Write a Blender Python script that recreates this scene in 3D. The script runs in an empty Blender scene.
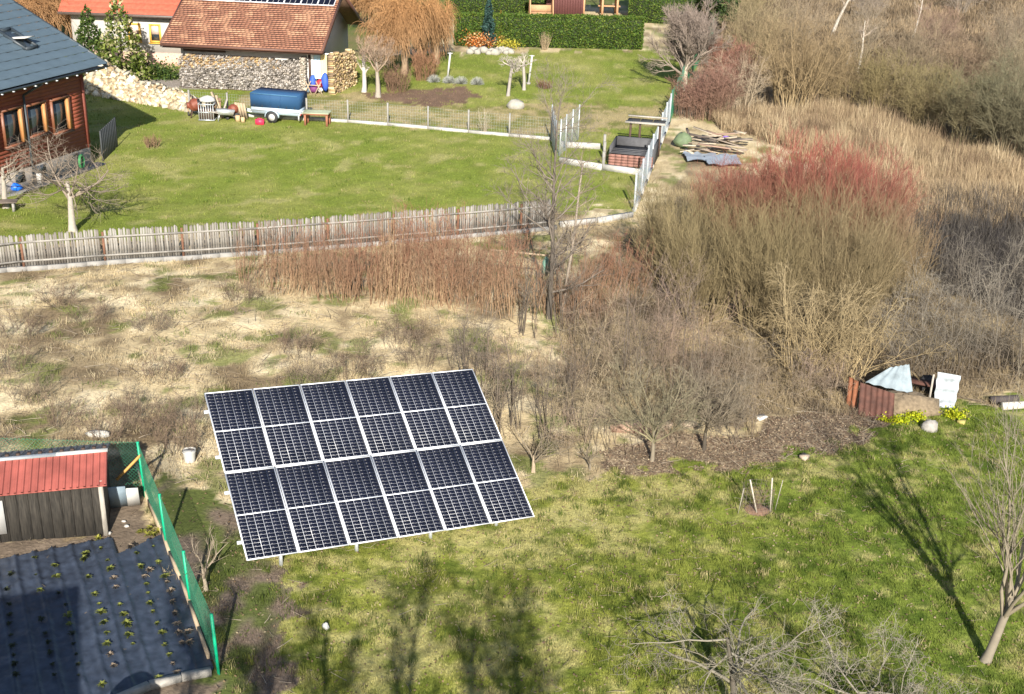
import bpy, math, random
import numpy as np
from mathutils import Vector, Matrix

# ------------------------------------------------------------------ camera, light, exposure
sc = bpy.context.scene
COL = sc.collection
F_PX, PITCH, ROLL, CAM_H = 1225.4, math.radians(23.133), math.radians(1.744), 14.2
Fv = np.array([0, math.cos(PITCH), -math.sin(PITCH)]); Rv0 = np.array([1.0, 0, 0]); Uv0 = np.cross(Rv0, Fv)
Rv = math.cos(ROLL)*Rv0 + math.sin(ROLL)*Uv0
Uv = -math.sin(ROLL)*Rv0 + math.cos(ROLL)*Uv0
CAMP = np.array([0, 0, CAM_H])
cam = bpy.data.cameras.new('camera'); camo = bpy.data.objects.new('camera', cam); COL.objects.link(camo)
cam.sensor_width = 36; cam.lens = 36*F_PX/1024; cam.clip_start = 0.5; cam.clip_end = 3000
camo.matrix_world = Matrix([[Rv[0], Uv[0], -Fv[0], 0], [Rv[1], Uv[1], -Fv[1], 0], [Rv[2], Uv[2], -Fv[2], CAM_H], [0, 0, 0, 1]])
sc.camera = camo
SUN_EL, SUN_AZ = math.radians(27), math.radians(94)          # SUN_AZ: direction in which shadows fall
sl = bpy.data.lights.new('sun', 'SUN'); sl.energy = 4.9; sl.angle = math.radians(0.6); sl.color = (1, 0.94, 0.83)
so = bpy.data.objects.new('sun', sl); COL.objects.link(so)
sd = Vector((math.cos(SUN_AZ)*math.cos(SUN_EL), math.sin(SUN_AZ)*math.cos(SUN_EL), -math.sin(SUN_EL)))
so.rotation_euler = sd.to_track_quat('-Z', 'Y').to_euler(); so.location = (0, -20, 30)
w = bpy.data.worlds.new('World'); sc.world = w; w.use_nodes = True
wn = w.node_tree.nodes; bg = wn['Background']
sk = wn.new('ShaderNodeTexSky'); sk.sky_type = 'NISHITA'; sk.sun_disc = False
sk.sun_elevation = SUN_EL; sk.sun_rotation = math.radians(176)
w.node_tree.links.new(sk.outputs[0], bg.inputs[0]); bg.inputs[1].default_value = 0.075
sc.view_settings.view_transform = 'Standard'; sc.view_settings.look = 'None'
sc.view_settings.exposure = 1.06; sc.view_settings.gamma = 1
sc.cycles.max_bounces = 5; sc.cycles.diffuse_bounces = 3; sc.cycles.transparent_max_bounces = 6

RS = np.random.RandomState
# ------------------------------------------------------------------ noise, terrain, pixel -> place
def vnoise(x, y, s, seed=0):
    x = np.asarray(x, float)/s + 137.3 + seed*17.7; y = np.asarray(y, float)/s + 91.1 + seed*5.3
    xi = np.floor(x).astype(np.int64); yi = np.floor(y).astype(np.int64); fx = x-xi; fy = y-yi
    def h(a, b):
        n = (a*374761393 + b*668265263 + seed*1442695041) & 0xffffffff
        n = ((n ^ (n >> 13))*1274126177) & 0xffffffff
        return ((n ^ (n >> 16)) & 0xffff)/65535.0
    u = fx*fx*(3-2*fx); v = fy*fy*(3-2*fy)
    return (h(xi, yi)*(1-u)+h(xi+1, yi)*u)*(1-v) + (h(xi, yi+1)*(1-u)+h(xi+1, yi+1)*u)*v
def fbm(x, y, s, seed=0, o=4):
    t = 0; a = 0.5; n = 0
    for i in range(o):
        t = t + a*vnoise(x, y, s, seed+i); n += a; a *= 0.55; s *= 0.5
    return t/n
def sstep(a, b, x):
    t = np.clip((x-a)/(b-a), 0, 1); return t*t*(3-2*t)
def T(x, y):
    x = np.asarray(x, float); y = np.asarray(y, float)
    z = -0.05*np.clip(x-2, -12, 10)*(1-sstep(33, 50, y))
    rough = sstep(23, 27, y-np.clip(x, 0, 8)*0.5)*(1-sstep(36, 40, y-0.4*np.clip(x+8, -9, 30)))
    z = z + 0.28*(fbm(x, y, 3.0, 3, 3)-0.5)*rough + 0.10*(fbm(x, y, 5, 9, 2)-.5)*(1-rough)*sstep(17, 20, y)*(1-sstep(60, 70, y))
    z = z + 0.02*np.clip(y-105, 0, 600)*sstep(5, 40, x)
    return z
def rayd(px, py):
    return Fv + Rv*(px-512)/F_PX - Uv*(py-347)/F_PX
def g(px, py, up=0.0):
    d = rayd(px, py); z = 0.0
    for i in range(40):
        p = CAMP + d*((z-CAM_H)/d[2]); z = 0.5*z + 0.5*float(T(p[0], p[1]))
    p = CAMP + d*((z-CAM_H)/d[2]); return np.array([p[0], p[1], z+up])
def proj(P):
    Q = np.asarray(P, float)-CAMP; z = np.maximum(Q@Fv, 1e-3)
    return 512+F_PX*(Q@Rv)/z, 347-F_PX*(Q@Uv)/z
def hgt(px, py, pytop):
    b = g(px, py); lo, hi = 0, 25
    for i in range(40):
        m = (lo+hi)/2; v = proj(b+[0, 0, m])[1]
        if v > pytop: lo = m
        else: hi = m
    return m
def gz(x, y, up=0.0): return np.array([x, y, float(T(x, y))+up])

# ------------------------------------------------------------------ materials
MATS = {}
def mat(name, col, rough=0.8, metal=0.0, var=0.15, scale=6.0, bump=0.0, attr=False, trans=0.0, stretch=None, spec=None, emit=None):
    if name in MATS: return MATS[name]
    m = bpy.data.materials.new(name); m.use_nodes = True; nt = m.node_tree; N = nt.nodes; L = nt.links
    b = N['Principled BSDF']; b.inputs['Roughness'].default_value = rough; b.inputs['Metallic'].default_value = metal
    if spec is not None: b.inputs['Specular IOR Level'].default_value = spec
    tc = N.new('ShaderNodeTexCoord'); no = N.new('ShaderNodeTexNoise'); no.inputs['Scale'].default_value = scale; no.inputs['Detail'].default_value = 5
    if stretch:
        mp = N.new('ShaderNodeMapping'); mp.inputs['Scale'].default_value = stretch; L.new(tc.outputs['Object'], mp.inputs[0]); L.new(mp.outputs[0], no.inputs[0])
    else: L.new(tc.outputs['Object'], no.inputs[0])
    mr = N.new('ShaderNodeMapRange'); mr.inputs[1].default_value = .25; mr.inputs[2].default_value = .75
    mr.inputs[3].default_value = 1-var; mr.inputs[4].default_value = 1+var; L.new(no.outputs[0], mr.inputs[0])
    mx = N.new('ShaderNodeVectorMath'); mx.operation = 'SCALE'
    if attr:
        a = N.new('ShaderNodeAttribute'); a.attribute_name = 'col'; L.new(a.outputs['Color'], mx.inputs[0])
    else: mx.inputs[0].default_value = col[:3]
    L.new(mr.outputs[0], mx.inputs['Scale']); L.new(mx.outputs[0], b.inputs['Base Color'])
    if bump:
        bp = N.new('ShaderNodeBump'); bp.inputs['Strength'].default_value = bump; bp.inputs['Distance'].default_value = 0.03
        L.new(no.outputs[0], bp.inputs['Height']); L.new(bp.outputs[0], b.inputs['Normal'])
    if trans:
        t = N.new('ShaderNodeBsdfTranslucent'); L.new(mx.outputs[0], t.inputs[0]); ms = N.new('ShaderNodeMixShader'); ms.inputs[0].default_value = trans
        L.new(b.outputs[0], ms.inputs[1]); L.new(t.outputs[0], ms.inputs[2]); L.new(ms.outputs[0], N['Material Output'].inputs[0])
    if emit: pass
    MATS[name] = m; return m
VEG = mat('bark', (1, 1, 1), .9, var=.12, scale=9, attr=True, spec=.2)
LEAF = mat('leaf', (1, 1, 1), .7, var=.1, scale=4, attr=True, trans=.3, spec=.3)
PIECE = mat('painted_piece', (1, 1, 1), .85, var=.14, scale=14, attr=True, spec=.3, bump=.3)
CONC = mat('concrete', (.25, .24, .225), .9, var=.18, scale=5, bump=.4)
EDGE = mat('pale_concrete', (.40, .385, .36), .9, var=.25, scale=3, bump=.4)
GALV = mat('galvanised_metal', (.55, .58, .6), .45, .6, var=.1, scale=8)
WHITE = mat('white_paint', (.44, .435, .42), .6, var=.06, scale=5)
BLACK = mat('black_rubber', (.03, .03, .032), .7, var=.2)
GLASS = mat('window_glass', (.03, .04, .05), .08, var=.3, scale=2, spec=.8)
DARKW = mat('dark_timber', (.06, .035, .025), .8, var=.3, scale=8)
OLDW = mat('weathered_timber', (.34, .31, .27), .9, var=.3, scale=4, stretch=(6, 6, 1), bump=.4)
STONE = mat('field_stone', (.27, .255, .235), .9, var=.25, scale=9, bump=.6)

# ------------------------------------------------------------------ helpers: objects
def link(o):
    COL.objects.link(o); return o
def wloc(o):
    p = np.zeros(3)
    while o is not None: p += np.array(o.location); o = o.parent
    return p
def tag(o, label=None, cat=None, group=None, kind=None):
    if label: o['label'] = label
    if cat: o['category'] = cat
    if group: o['group'] = group
    if kind: o['kind'] = kind
    return o
def thing(name, loc, label, cat, group=None):
    o = link(bpy.data.objects.new(name, None)); o.location = [float(a) for a in loc]; o.empty_display_size = .2
    return tag(o, label, cat, group)
def mesh_obj(name, V, F, m, parent=None, loc=None, colr=None, smooth=False, fcount=None):
    """V (n,3) world coordinates, F list of faces or (m,k) array"""
    V = np.asarray(V, float)
    if parent is not None: V = V - wloc(parent)
    elif loc is not None: V = V - np.asarray(loc, float)
    me = bpy.data.meshes.new(name)
    if isinstance(F, np.ndarray):
        nf, k = F.shape; flat = F.ravel(); starts = np.arange(0, nf*k, k); tot = None
    else:
        nf = len(F); ln = np.array([len(f) for f in F]); flat = np.concatenate([np.asarray(f) for f in F]); starts = np.concatenate([[0], np.cumsum(ln)[:-1]])
    me.vertices.add(len(V)); me.vertices.foreach_set('co', V.astype(np.float32).ravel())
    me.loops.add(len(flat)); me.loops.foreach_set('vertex_index', flat.astype(np.int32))
    me.polygons.add(nf); me.polygons.foreach_set('loop_start', starts.astype(np.int32))
    if smooth: me.polygons.foreach_set('use_smooth', np.ones(nf, bool))
    if colr is not None:
        a = me.color_attributes.new('col', 'FLOAT_COLOR', 'POINT'); c = np.ones((len(V), 4), np.float32); c[:, :3] = colr; a.data.foreach_set('color', c.ravel())
    me.update(calc_edges=True); me.validate()
    if m: me.materials.append(m)
    o = link(bpy.data.objects.new(name, me))
    if parent is not None: o.parent = parent
    elif loc is not None: o.location = [float(a) for a in loc]
    return o
class Fr:                       # a local frame: origin and heading
    def __init__(s, o, az=0.0, M=None):
        s.o = np.asarray(o, float); c, n = math.cos(az), math.sin(az)
        s.M = np.array([[c, -n, 0], [n, c, 0], [0, 0, 1.]]) if M is None else M
    def __call__(s, x, y=0, z=0): return s.o + s.M@np.array([x, y, z], float)
    def inv(s, p): return s.M.T@(np.asarray(p)-s.o)
    def hit(s, px, py, y=0.0):  # where the view ray meets the local plane y
        d = s.M.T@rayd(px, py); c = s.M.T@(CAMP-s.o); t = (y-c[1])/d[1]; return c+d*t
def rotm(ax, ang):
    return np.array(Matrix.Rotation(ang, 3, ax))
ID = Fr((0, 0, 0))
class MB:
    def __init__(s, fr=ID): s.v = []; s.f = []; s.c = []; s.n = 0; s.fr = fr
    def add(s, V, F, col=None):
        V = np.asarray(V, float); V = V@s.fr.M.T + s.fr.o
        s.v.append(V); s.f += [tuple(i+s.n for i in f) for f in F]; s.n += len(V)
        s.c.append(np.tile(np.asarray(col if col is not None else (.5, .5, .5), float), (len(V), 1)))
        return s
    def box(s, c, d, M=None, col=None, jit=0, rng=None):
        h = np.array(d, float)/2
        V = np.array([[x, y, z] for x in (-1, 1) for y in (-1, 1) for z in (-1, 1)], float)*h
        if jit: V = V*(1+rng.uniform(-jit, jit, (8, 3)))
        if M is not None: V = V@np.asarray(M).T
        return s.add(V+np.asarray(c, float), [(0, 1, 3, 2), (4, 6, 7, 5), (0, 4, 5, 1), (2, 3, 7, 6), (0, 2, 6, 4), (1, 5, 7, 3)], col)
    def b2(s, a, b, col=None):  # box by corners
        a = np.array(a, float); b = np.array(b, float); return s.box((a+b)/2, np.abs(b-a), None, col)
    def beam(s, p, q, wd, ht=None, col=None, up=(0, 0, 1)):
        p = np.array(p, float); q = np.array(q, float); ht = ht or wd; d = q-p; L = np.linalg.norm(d); d = d/L
        r = np.cross(d, up)
        if np.linalg.norm(r) < 1e-3: r = np.cross(d, (0, 1, 0))
        r /= np.linalg.norm(r); u = np.cross(r, d)
        return s.box((p+q)/2, (L, wd, ht), np.stack([d, r, u], 1), col)
    def cyl(s, p, q, r0, r1=None, n=10, col=None, cap=True):
        p = np.array(p, float); q = np.array(q, float); r1 = r0 if r1 is None else r1; d = q-p; d = d/np.linalg.norm(d)
        a = np.cross(d, (0, 0, 1));
        if np.linalg.norm(a) < 1e-3: a = np.array([1., 0, 0])
        a /= np.linalg.norm(a); b = np.cross(d, a); t = np.arange(n)*2*math.pi/n
        ring = np.outer(np.cos(t), a)+np.outer(np.sin(t), b)
        V = np.concatenate([p+ring*r0, q+ring*r1]); F = [(i, (i+1) % n, n+(i+1) % n, n+i) for i in range(n)]
        if cap: F += [tuple(range(n))[::-1], tuple(range(n, 2*n))]
        return s.add(V, F, col)
    def quad(s, a, b, c, d, col=None): return s.add([a, b, c, d], [(0, 1, 2, 3)], col)
    def slab(s, pts, off, col=None):   # polygon extruded by vector
        P = np.array(pts, float); n = len(P); Q = P+np.array(off, float)
        return s.add(np.concatenate([P, Q]), [tuple(range(n))[::-1], tuple(range(n, 2*n))]+[(i, (i+1) % n, n+(i+1) % n, n+i) for i in range(n)], col)
    def blob(s, c, r, rng, n=7, m=5, jit=.25, col=None, flat=0.6):
        V = []; F = []
        ph = rng.rand()*6
        for j in range(m+1):
            th = math.pi*j/m
            for i in range(n):
                a = 2*math.pi*i/n+ph; k = 1+rng.uniform(-jit, jit)
                V.append([math.sin(th)*math.cos(a)*r[0]*k, math.sin(th)*math.sin(a)*r[1]*k, math.cos(th)*r[2]*k])
        for j in range(m):
            for i in range(n): F.append((j*n+i, (j+1)*n+i, (j+1)*n+(i+1) % n, j*n+(i+1) % n))
        return s.add(np.array(V)+np.array(c), F, col)
    def build(s, name, m, parent=None, loc=None, smooth=False, attr=False):
        return mesh_obj(name, np.concatenate(s.v), s.f, m, parent, loc, np.concatenate(s.c) if attr or m is PIECE or m is VEG or m is LEAF else None, smooth)
def kids(o): return [c for c in bpy.data.objects if c.parent is o]
def copy_tree(o, ch=None, parent=None):
    c = link(o.copy()); c.parent = parent
    for k in (ch if ch is not None else kids(o)):
        kk = link(k.copy()); kk.parent = c
        for q in kids(k) if ch is None else []: 
            qq = link(q.copy()); qq.parent = kk
    return c

# ------------------------------------------------------------------ helpers: vegetation (vectorised)
def nrm(a): return a/np.maximum(np.linalg.norm(a, axis=-1, keepdims=True), 1e-9)
def walk(rng, S, D, L, K, noise=.1, up=0.0):
    N = len(S); P = np.empty((N, K, 3)); P[:, 0] = S; D = nrm(D); st = (np.asarray(L)/(K-1)).reshape(-1, 1)*np.ones((N, 1))
    for k in range(1, K):
        D = nrm(D + rng.normal(0, noise, (N, 3)) + np.array([0, 0, up])); P[:, k] = P[:, k-1]+D*st
    return P
def taper(r0, K, N, tip=.3):
    r0 = np.asarray(r0, float).reshape(-1, 1)*np.ones((N, 1)); return r0*(1-(1-tip)*np.linspace(0, 1, K))[None]
def child(rng, P, R, n, t0, t1, L, ang, K=4, noise=.12, up=.05, rr=.55, tip=.3, minr=.002, shrink=.5):
    N, K0, _ = P.shape; idx = np.repeat(np.arange(N), n); M = len(idx); t = rng.uniform(t0, t1, M)*(K0-1); i = np.minimum(t.astype(int), K0-2); f = (t-i)[:, None]
    S = P[idx, i]*(1-f)+P[idx, i+1]*f; D = nrm(P[idx, i+1]-P[idx, i]); r = (R[idx, i]*(1-f[:, 0])+R[idx, i+1]*f[:, 0])*rr
    q = nrm(np.cross(D, rng.normal(0, 1, (M, 3)))); a = np.radians(rng.normal(ang, ang*.25, M))[:, None]
    D2 = D*np.cos(a)+q*np.sin(a)
    LL = (np.asarray(L).reshape(-1)[idx] if np.size(L) > 1 else L)*rng.uniform(.6, 1.15, M)*(1-shrink*t/(K0-1))
    return walk(rng, S, D2, LL, K, noise, up), taper(np.maximum(r, minr), K, M, tip)
def tubes(P, R, S=3):
    N, K, _ = P.shape; D = np.empty_like(P); D[:, :-1] = P[:, 1:]-P[:, :-1]; D[:, -1] = D[:, -2]; D = nrm(D)
    ref = np.where(np.abs(D[:, :1, 2:3]) > .9, np.array([1., 0, 0]), np.array([0, 0, 1.])); A = nrm(np.cross(D, np.broadcast_to(ref, D.shape))); B = np.cross(D, A)
    t = np.arange(S)*2*math.pi/S
    V = P[:, :, None]+R[:, :, None, None]*(A[:, :, None]*np.cos(t)[:, None]+B[:, :, None]*np.sin(t)[:, None])
    base = (np.arange(N)*K*S)[:, None, None]+(np.arange(K-1)*S)[None, :, None]; j = np.arange(S)[None, None]; j2 = (j+1) % S
    F = np.stack([base+j, base+j2, base+S+j2, base+S+j], -1).reshape(-1, 4)
    return V.reshape(-1, 3), F
def tube_obj(name, sets, parent, colf, m=None, smooth=True):
    Vs = []; Fs = []; Cs = []; n = 0
    for (P, R, S) in sets:
        V, F = tubes(P, R, S); Vs.append(V); Fs.append(F+n); n += len(V); Cs.append(colf(P, R).reshape(-1, 1, 3).repeat(S, 1).reshape(-1, 3))
    return mesh_obj(name, np.concatenate(Vs), np.concatenate(Fs), m or VEG, parent, None, np.concatenate(Cs), smooth)
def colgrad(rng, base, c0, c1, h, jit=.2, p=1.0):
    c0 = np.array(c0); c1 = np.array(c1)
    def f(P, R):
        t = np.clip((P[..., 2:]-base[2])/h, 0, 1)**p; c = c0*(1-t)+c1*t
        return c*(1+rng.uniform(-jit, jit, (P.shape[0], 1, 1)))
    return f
def shrub(name, base, h, wd, n, label, cat='shrub', c0=(.2, .15, .1), c1=(.2, .15, .1), br=.35, lean=(0, 0), kids_=(5, 4), group=None, seed=1, r=.012, up=.06, noise=.1, fan=1.0, hj=.35, tl=.4, p=1.0, tr=.0035, ang=28):
    rng = RS(seed); base = np.asarray(base, float); root = thing(name, base, label, cat, group)
    a = rng.uniform(0, 2*math.pi, n); rad = br*np.sqrt(rng.rand(n)); S = base+np.stack([np.cos(a)*rad, np.sin(a)*rad, -.03+0*a], 1)
    S[:, 2] = T(S[:, 0], S[:, 1])-.03
    a2 = a+rng.normal(0, .5, n); k = (wd/2-br)/h*np.sqrt(rng.rand(n))*fan
    D = np.stack([np.cos(a2)*k+lean[0], np.sin(a2)*k+lean[1], np.ones(n)], 1)
    L = h*rng.uniform(1-hj, 1.05, n)*(1-.25*k)
    P = walk(rng, S, D, L, 6, noise*.6, up*.4); R = taper(rng.uniform(.6, 1.3, n)*r, 6, n, .3)
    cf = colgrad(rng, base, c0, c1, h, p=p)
    tube_obj('stems', [(P, R, 4)], root, cf)
    tw = []
    P1, R1 = child(rng, P, R, kids_[0], .25, .97, L*tl, ang, 4, noise, up, .6, .35, tr); tw.append((P1, R1, 3))
    if len(kids_) > 1 and kids_[1]:
        P2, R2 = child(rng, P1, R1, kids_[1], .2, 1, h*tl*.4, ang, 3, noise, up, .7, .5, tr*.8); tw.append((P2, R2, 3))
    tube_obj('twigs', tw, root, cf)
    return root
def tree(name, base, label, hs, cat='tree', spread=.8, nb=8, c0=(.2, .17, .13), c1=(.2, .16, .12), seed=1, trunk_r=.12, trunk_l=None, lean=(0, 0), kids_=(5, 6, 4), up=.08, noise=.16, bl=.6, group=None, trunk_c=None, t0=.35, ang=50, tr=.004, tn=.05, K0=7, sub=.5, tip=.4):
    rng = RS(seed); base = np.asarray(base, float); root = thing(name, base, label, cat, group)
    tl_ = trunk_l or hs*.8
    P = walk(rng, base[None]-[0, 0, .05], np.array([[lean[0], lean[1], 1]]), tl_, K0, tn, .04); R = taper(trunk_r, K0, 1, tip)
    R[0, 0] *= 1.25
    cf = colgrad(rng, base, c0, c1, hs); cft = colgrad(rng, base, trunk_c or c0, c0, hs, .05)
    P1, R1 = child(rng, P, R, nb, t0, 1, hs*bl, ang, 6, noise, up, .6, .25, .01, shrink=.35)
    tube_obj('trunk', [(P, R, 8)], root, cft); tw = [(P1, R1, 5)]
    Pp, Rp, l = P1, R1, hs*bl*sub
    for i, kn in enumerate(kids_):
        Pp, Rp = child(rng, Pp, Rp, kn, .2, 1, l, ang*.8, 4 if i < 2 else 3, noise, up, .6, .35, tr*(1 if i < 2 else .75)); tw.append((Pp, Rp, 3)); l *= .5
    tube_obj('crown', tw, root, cf)
    return root
def blades(rng, X, Y, H, W, lean, colr, seg=1, z0=0.0, bias=(0, 0)):
    N = len(X); Z = T(X, Y)+z0; a = rng.uniform(0, 2*math.pi, N); d = rng.uniform(0, 2*math.pi, N); l = lean*rng.rand(N)
    B = np.stack([X, Y, Z-.01], 1); s = np.stack([np.cos(a), np.sin(a), 0*a], 1)*(W/2)[:, None]
    tip = B+np.stack([(np.cos(d)*l+bias[0])*H, (np.sin(d)*l+bias[1])*H, H*np.sqrt(np.maximum(.1, 1-l*l))], 1)
    if seg == 1:
        V = np.stack([B-s, B+s, tip], 1).reshape(-1, 3); F = np.arange(3*N).reshape(N, 3); C = np.repeat(colr, 3, 0); 
    else:
        mid = (B*.45+tip*.55)+np.array([0, 0, 1])*(H*.12)[:, None]
        V = np.stack([B-s, B+s, mid+s*.8, mid-s*.8, tip], 1).reshape(-1, 3); i = np.arange(N)[:, None]*5
        F = np.concatenate([i+[0, 1, 2], i+[0, 2, 3], i+[3, 2, 4]]); C = np.repeat(colr, 5, 0)
    return V, F, C
def inpoly(x, y, poly):
    ins = np.zeros(np.shape(x), bool); n = len(poly)
    for i in range(n):
        x0, y0 = poly[i]; x1, y1 = poly[(i+1) % n]
        if y0 == y1: continue
        c = ((y0 > y) != (y1 > y)) & (x < (x1-x0)*(y-y0)/(y1-y0)+x0); ins ^= c
    return ins

# ------------------------------------------------------------------ ground zones (outlines given in the picture, colours fixed to the ground)
ZP = dict(
 upper=[(-600, 330), (0, 246), (263, 230), (420, 218), (520, 212), (630, 208), (668, 122), (700, 55), (650, 50), (455, 52), (330, 58), (230, 70), (150, 66), (-600, 120)],
 strip=[(300, 118), (545, 136), (660, 128), (672, 108), (600, 104), (470, 104), (330, 92), (240, 92), (240, 110)],
 bed=[(395, 92), (468, 86), (478, 96), (452, 106), (385, 104), (360, 96)],
 drive=[(120, 72), (215, 74), (215, 90), (105, 92)],
 lower=[(212, 556), (300, 548), (520, 500), (560, 474), (700, 468), (800, 456), (880, 428), (960, 405), (1100, 392), (2200, 500), (2200, 1500), (190, 1500), (236, 694)],
 lowdirt=[(150, 470), (235, 500), (262, 560), (300, 600), (280, 700), (330, 900), (240, 900), (214, 660), (160, 520)],
 litter=[(590, 452), (640, 436), (760, 430), (840, 405), (900, 420), (860, 436), (800, 464), (700, 470), (600, 472)],
 under=[(560, 300), (640, 230), (700, 150), (900, 230), (1024, 215), (1200, 260), (1200, 390), (960, 402), (850, 415), (620, 425), (560, 380)],
 reed=[(700, 120), (850, 110), (940, 150), (1100, 165), (1300, 290), (1060, 240), (1000, 226), (925, 222), (895, 200), (860, 170), (760, 140)],
 painted_shade=[(900, 236), (925, 205), (980, 200), (1050, 215), (1100, 240), (1110, 300), (1040, 330), (950, 300)],  # shadow behind the grey scrub, painted as near-black ground colour
 yard=[(105, 500), (140, 492), (168, 545), (222, 690), (210, 900), (-300, 1200), (-80, 540), (100, 530)],
 wood=[(560, -200), (690, -200), (690, 60), (760, 118), (860, 108), (950, 150), (1100, 165), (3000, 300), (3000, -200)],
 farbehind=[(-600, -200), (690, -200), (690, 0), (455, 16), (350, 60), (225, 55), (100, 60), (-600, 100)],
)
def mixc(a, b, t): return np.asarray(a)*(1-t[:, None])+np.asarray(b)*t[:, None]
def gcol(X, Y):
    n = len(X); P = np.stack([X, Y, T(X, Y)], 1); u, v = proj(P)
    front = (P-CAMP)@Fv > 2
    j = (fbm(X, Y, .9, 21, 3)-.5); j2 = (fbm(X, Y, .9, 31, 3)-.5); sc_ = 60*np.clip(22/np.maximum(Y, 5), .2, 1.3); u = u+j*sc_; v = v+j2*sc_*.8
    n1 = fbm(X, Y, 2.2, 1, 4); n2 = fbm(X, Y, .45, 2, 3); n3 = fbm(X*1.0, Y*1.0, .16, 7, 2); n4 = fbm(X, Y, 1.0, 12, 3)
    # rough dry meadow
    t = sstep(.39, .58, .45*n1+.4*n4+.15*n2+.05*sstep(-16, -6, X)-.05*sstep(29, 25, Y)); c = mixc((.20, .15, .09), (.52, .42, .255), t); c = mixc(c, (.62, .53, .36), sstep(.58, .66, n4)*t*.7)
    gr = sstep(.56, .64, fbm(X, Y, 1.1, 51, 3)*.65+n2*.35); c = c*(1-gr[:, None]*.7)+np.array([.13, .17, .03])*gr[:, None]*.7
    dk = sstep(.52, .68, n2); c = c*(1-.35*dk[:, None]*(1-t[:, None]*.5))
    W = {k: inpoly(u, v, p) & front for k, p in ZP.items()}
    def put(k, cc):
        m = W[k]; c[m] = cc[m]
    put('wood', mixc((.13, .095, .06), (.28, .21, .13), sstep(.35, .7, n1)))
    put('farbehind', mixc((.10, .13, .03), (.16, .14, .06), sstep(.4, .7, n1)))
    up = mixc((.155, .195, .03), (.225, .235, .06), sstep(.35, .68, n1*.6+n4*.4)); up = mixc(up, (.36, .32, .15), sstep(.60, .75, n4)*.4); up = up*(0.85+.3*n2[:, None])
    put('upper', up)
    put('strip', mixc((.17, .17, .05), (.33, .27, .14), sstep(.35, .6, n4)))
    put('bed', mixc((.20, .13, .09), (.12, .08, .055), n2)); put('drive', mixc((.3, .27, .24), (.24, .21, .19), n2))
    put('under', mixc((.15, .115, .075), (.36, .285, .17), sstep(.35, .65, n4*.5+n1*.5)))
    put('painted_shade', mixc((.028, .025, .022), (.05, .04, .03), n2)); put('reed', mixc((.46, .35, .215), (.33, .25, .16), n2))
    put('litter', mixc((.15, .11, .075), (.30, .235, .16), sstep(.3, .7, n3*.55+n2*.45)))
    n5 = fbm(X, Y*1.2, .42, 61, 3); lo = mixc((.088, .118, .016), (.21, .225, .042), sstep(.28, .66, n2*.6+n3*.4)); lo = lo*(1-np.array([.22, .08, .2])*sstep(1, 9, X)[:, None]); dry = sstep(.43, .62, n5*.5+n3*.12+n1*.26+n4*.12-.07*sstep(1, 9, X)+.04*sstep(23, 26, Y)*(1-sstep(2, 6, X))); lo = mixc(lo, (.36, .325, .135), dry*.85)
    put('lower', lo)
    put('lowdirt', mixc((.17, .13, .10), (.09, .11, .03), sstep(.45, .62, n4))); put('yard', mixc((.2, .155, .115), (.12, .09, .065), n2))
    return c*(.86+.28*n3[:, None]), W
def spaced(a, b, s0, grow, lim):
    out = list(np.arange(a, b, s0)); x = out[-1]; s = s0
    while x < lim: s *= grow; x += s; out.append(x)
    return out
ys = spaced(15, 48, .13, 1.022, 900); ys = [-200, -60, -30, -15, -8]+list(np.arange(-4, 14.9, .33))+ys
xp = spaced(12, 12.2, .13, 1.035, 500); xs = [-a for a in xp[::-1]]+list(np.arange(-11.9, 12, .13))+xp
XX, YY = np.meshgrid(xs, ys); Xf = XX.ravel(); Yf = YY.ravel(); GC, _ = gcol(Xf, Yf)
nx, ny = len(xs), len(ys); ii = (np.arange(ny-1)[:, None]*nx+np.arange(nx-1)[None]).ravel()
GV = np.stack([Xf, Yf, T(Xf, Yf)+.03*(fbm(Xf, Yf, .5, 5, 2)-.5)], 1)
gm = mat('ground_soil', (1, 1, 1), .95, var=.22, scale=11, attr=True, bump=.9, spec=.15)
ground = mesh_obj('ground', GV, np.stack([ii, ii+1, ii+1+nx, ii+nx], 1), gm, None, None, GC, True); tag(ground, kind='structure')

# ------------------------------------------------------------------ grasses (uncountable)
def scatter(rng, box, zone, dens):
    x0, x1, y0, y1 = box; n = int((x1-x0)*(y1-y0)*dens); X = rng.uniform(x0, x1, n); Y = rng.uniform(y0, y1, n); c, W = gcol(X, Y)
    m = zone(W) if callable(zone) else W[zone]
    u, v = proj(np.stack([X, Y, T(X, Y)], 1)); m = m & (u > -60) & (u < 1090) & (v > -30) & (v < 760)
    return X[m], Y[m], c[m]
def grass(name, rng, X, Y, c, h, wd, lean, seg=1, bias=(0, 0), hn=None, jit=.25):
    N = len(X); H = h*rng.uniform(.5, 1.3, N)*(1 if hn is None else hn); Wd = wd*rng.uniform(.7, 1.3, N)
    c = c*(1+rng.uniform(-jit, jit, (N, 1)))
    V, F, C = blades(rng, X, Y, H, Wd, lean, c, seg, bias=bias); o = mesh_obj(name, V, F, LEAF, None, None, C, False); tag(o, kind='stuff'); return o
r_ = RS(5)
X, Y, c = scatter(r_, (-6, 14, 16.5, 32), 'lower', 1700); hn = .5+1.3*fbm(X, Y, .5, 2, 2)
grass('lawn_grass', r_, X, Y, c*1.08, .055, .016, 1.0, hn=hn)
X, Y, c = scatter(r_, (-30, 12, 38, 90), lambda W: W['upper'] | W['strip'], 90); grass('mown_grass', r_, X, Y, c*1.05, .08, .03, .8)
nonz = lambda W: ~(W['lower'] | W['upper'] | W['yard'] | W['litter'] | W['bed'] | W['drive'] | W['strip'] | W['farbehind'] | W['reed'] | W['wood'] | W['lowdirt'] | W['under'])
X, Y, c = scatter(r_, (-16, 8, 19, 47), nonz, 420); k = fbm(X, Y, .8, 41, 3)
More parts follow.
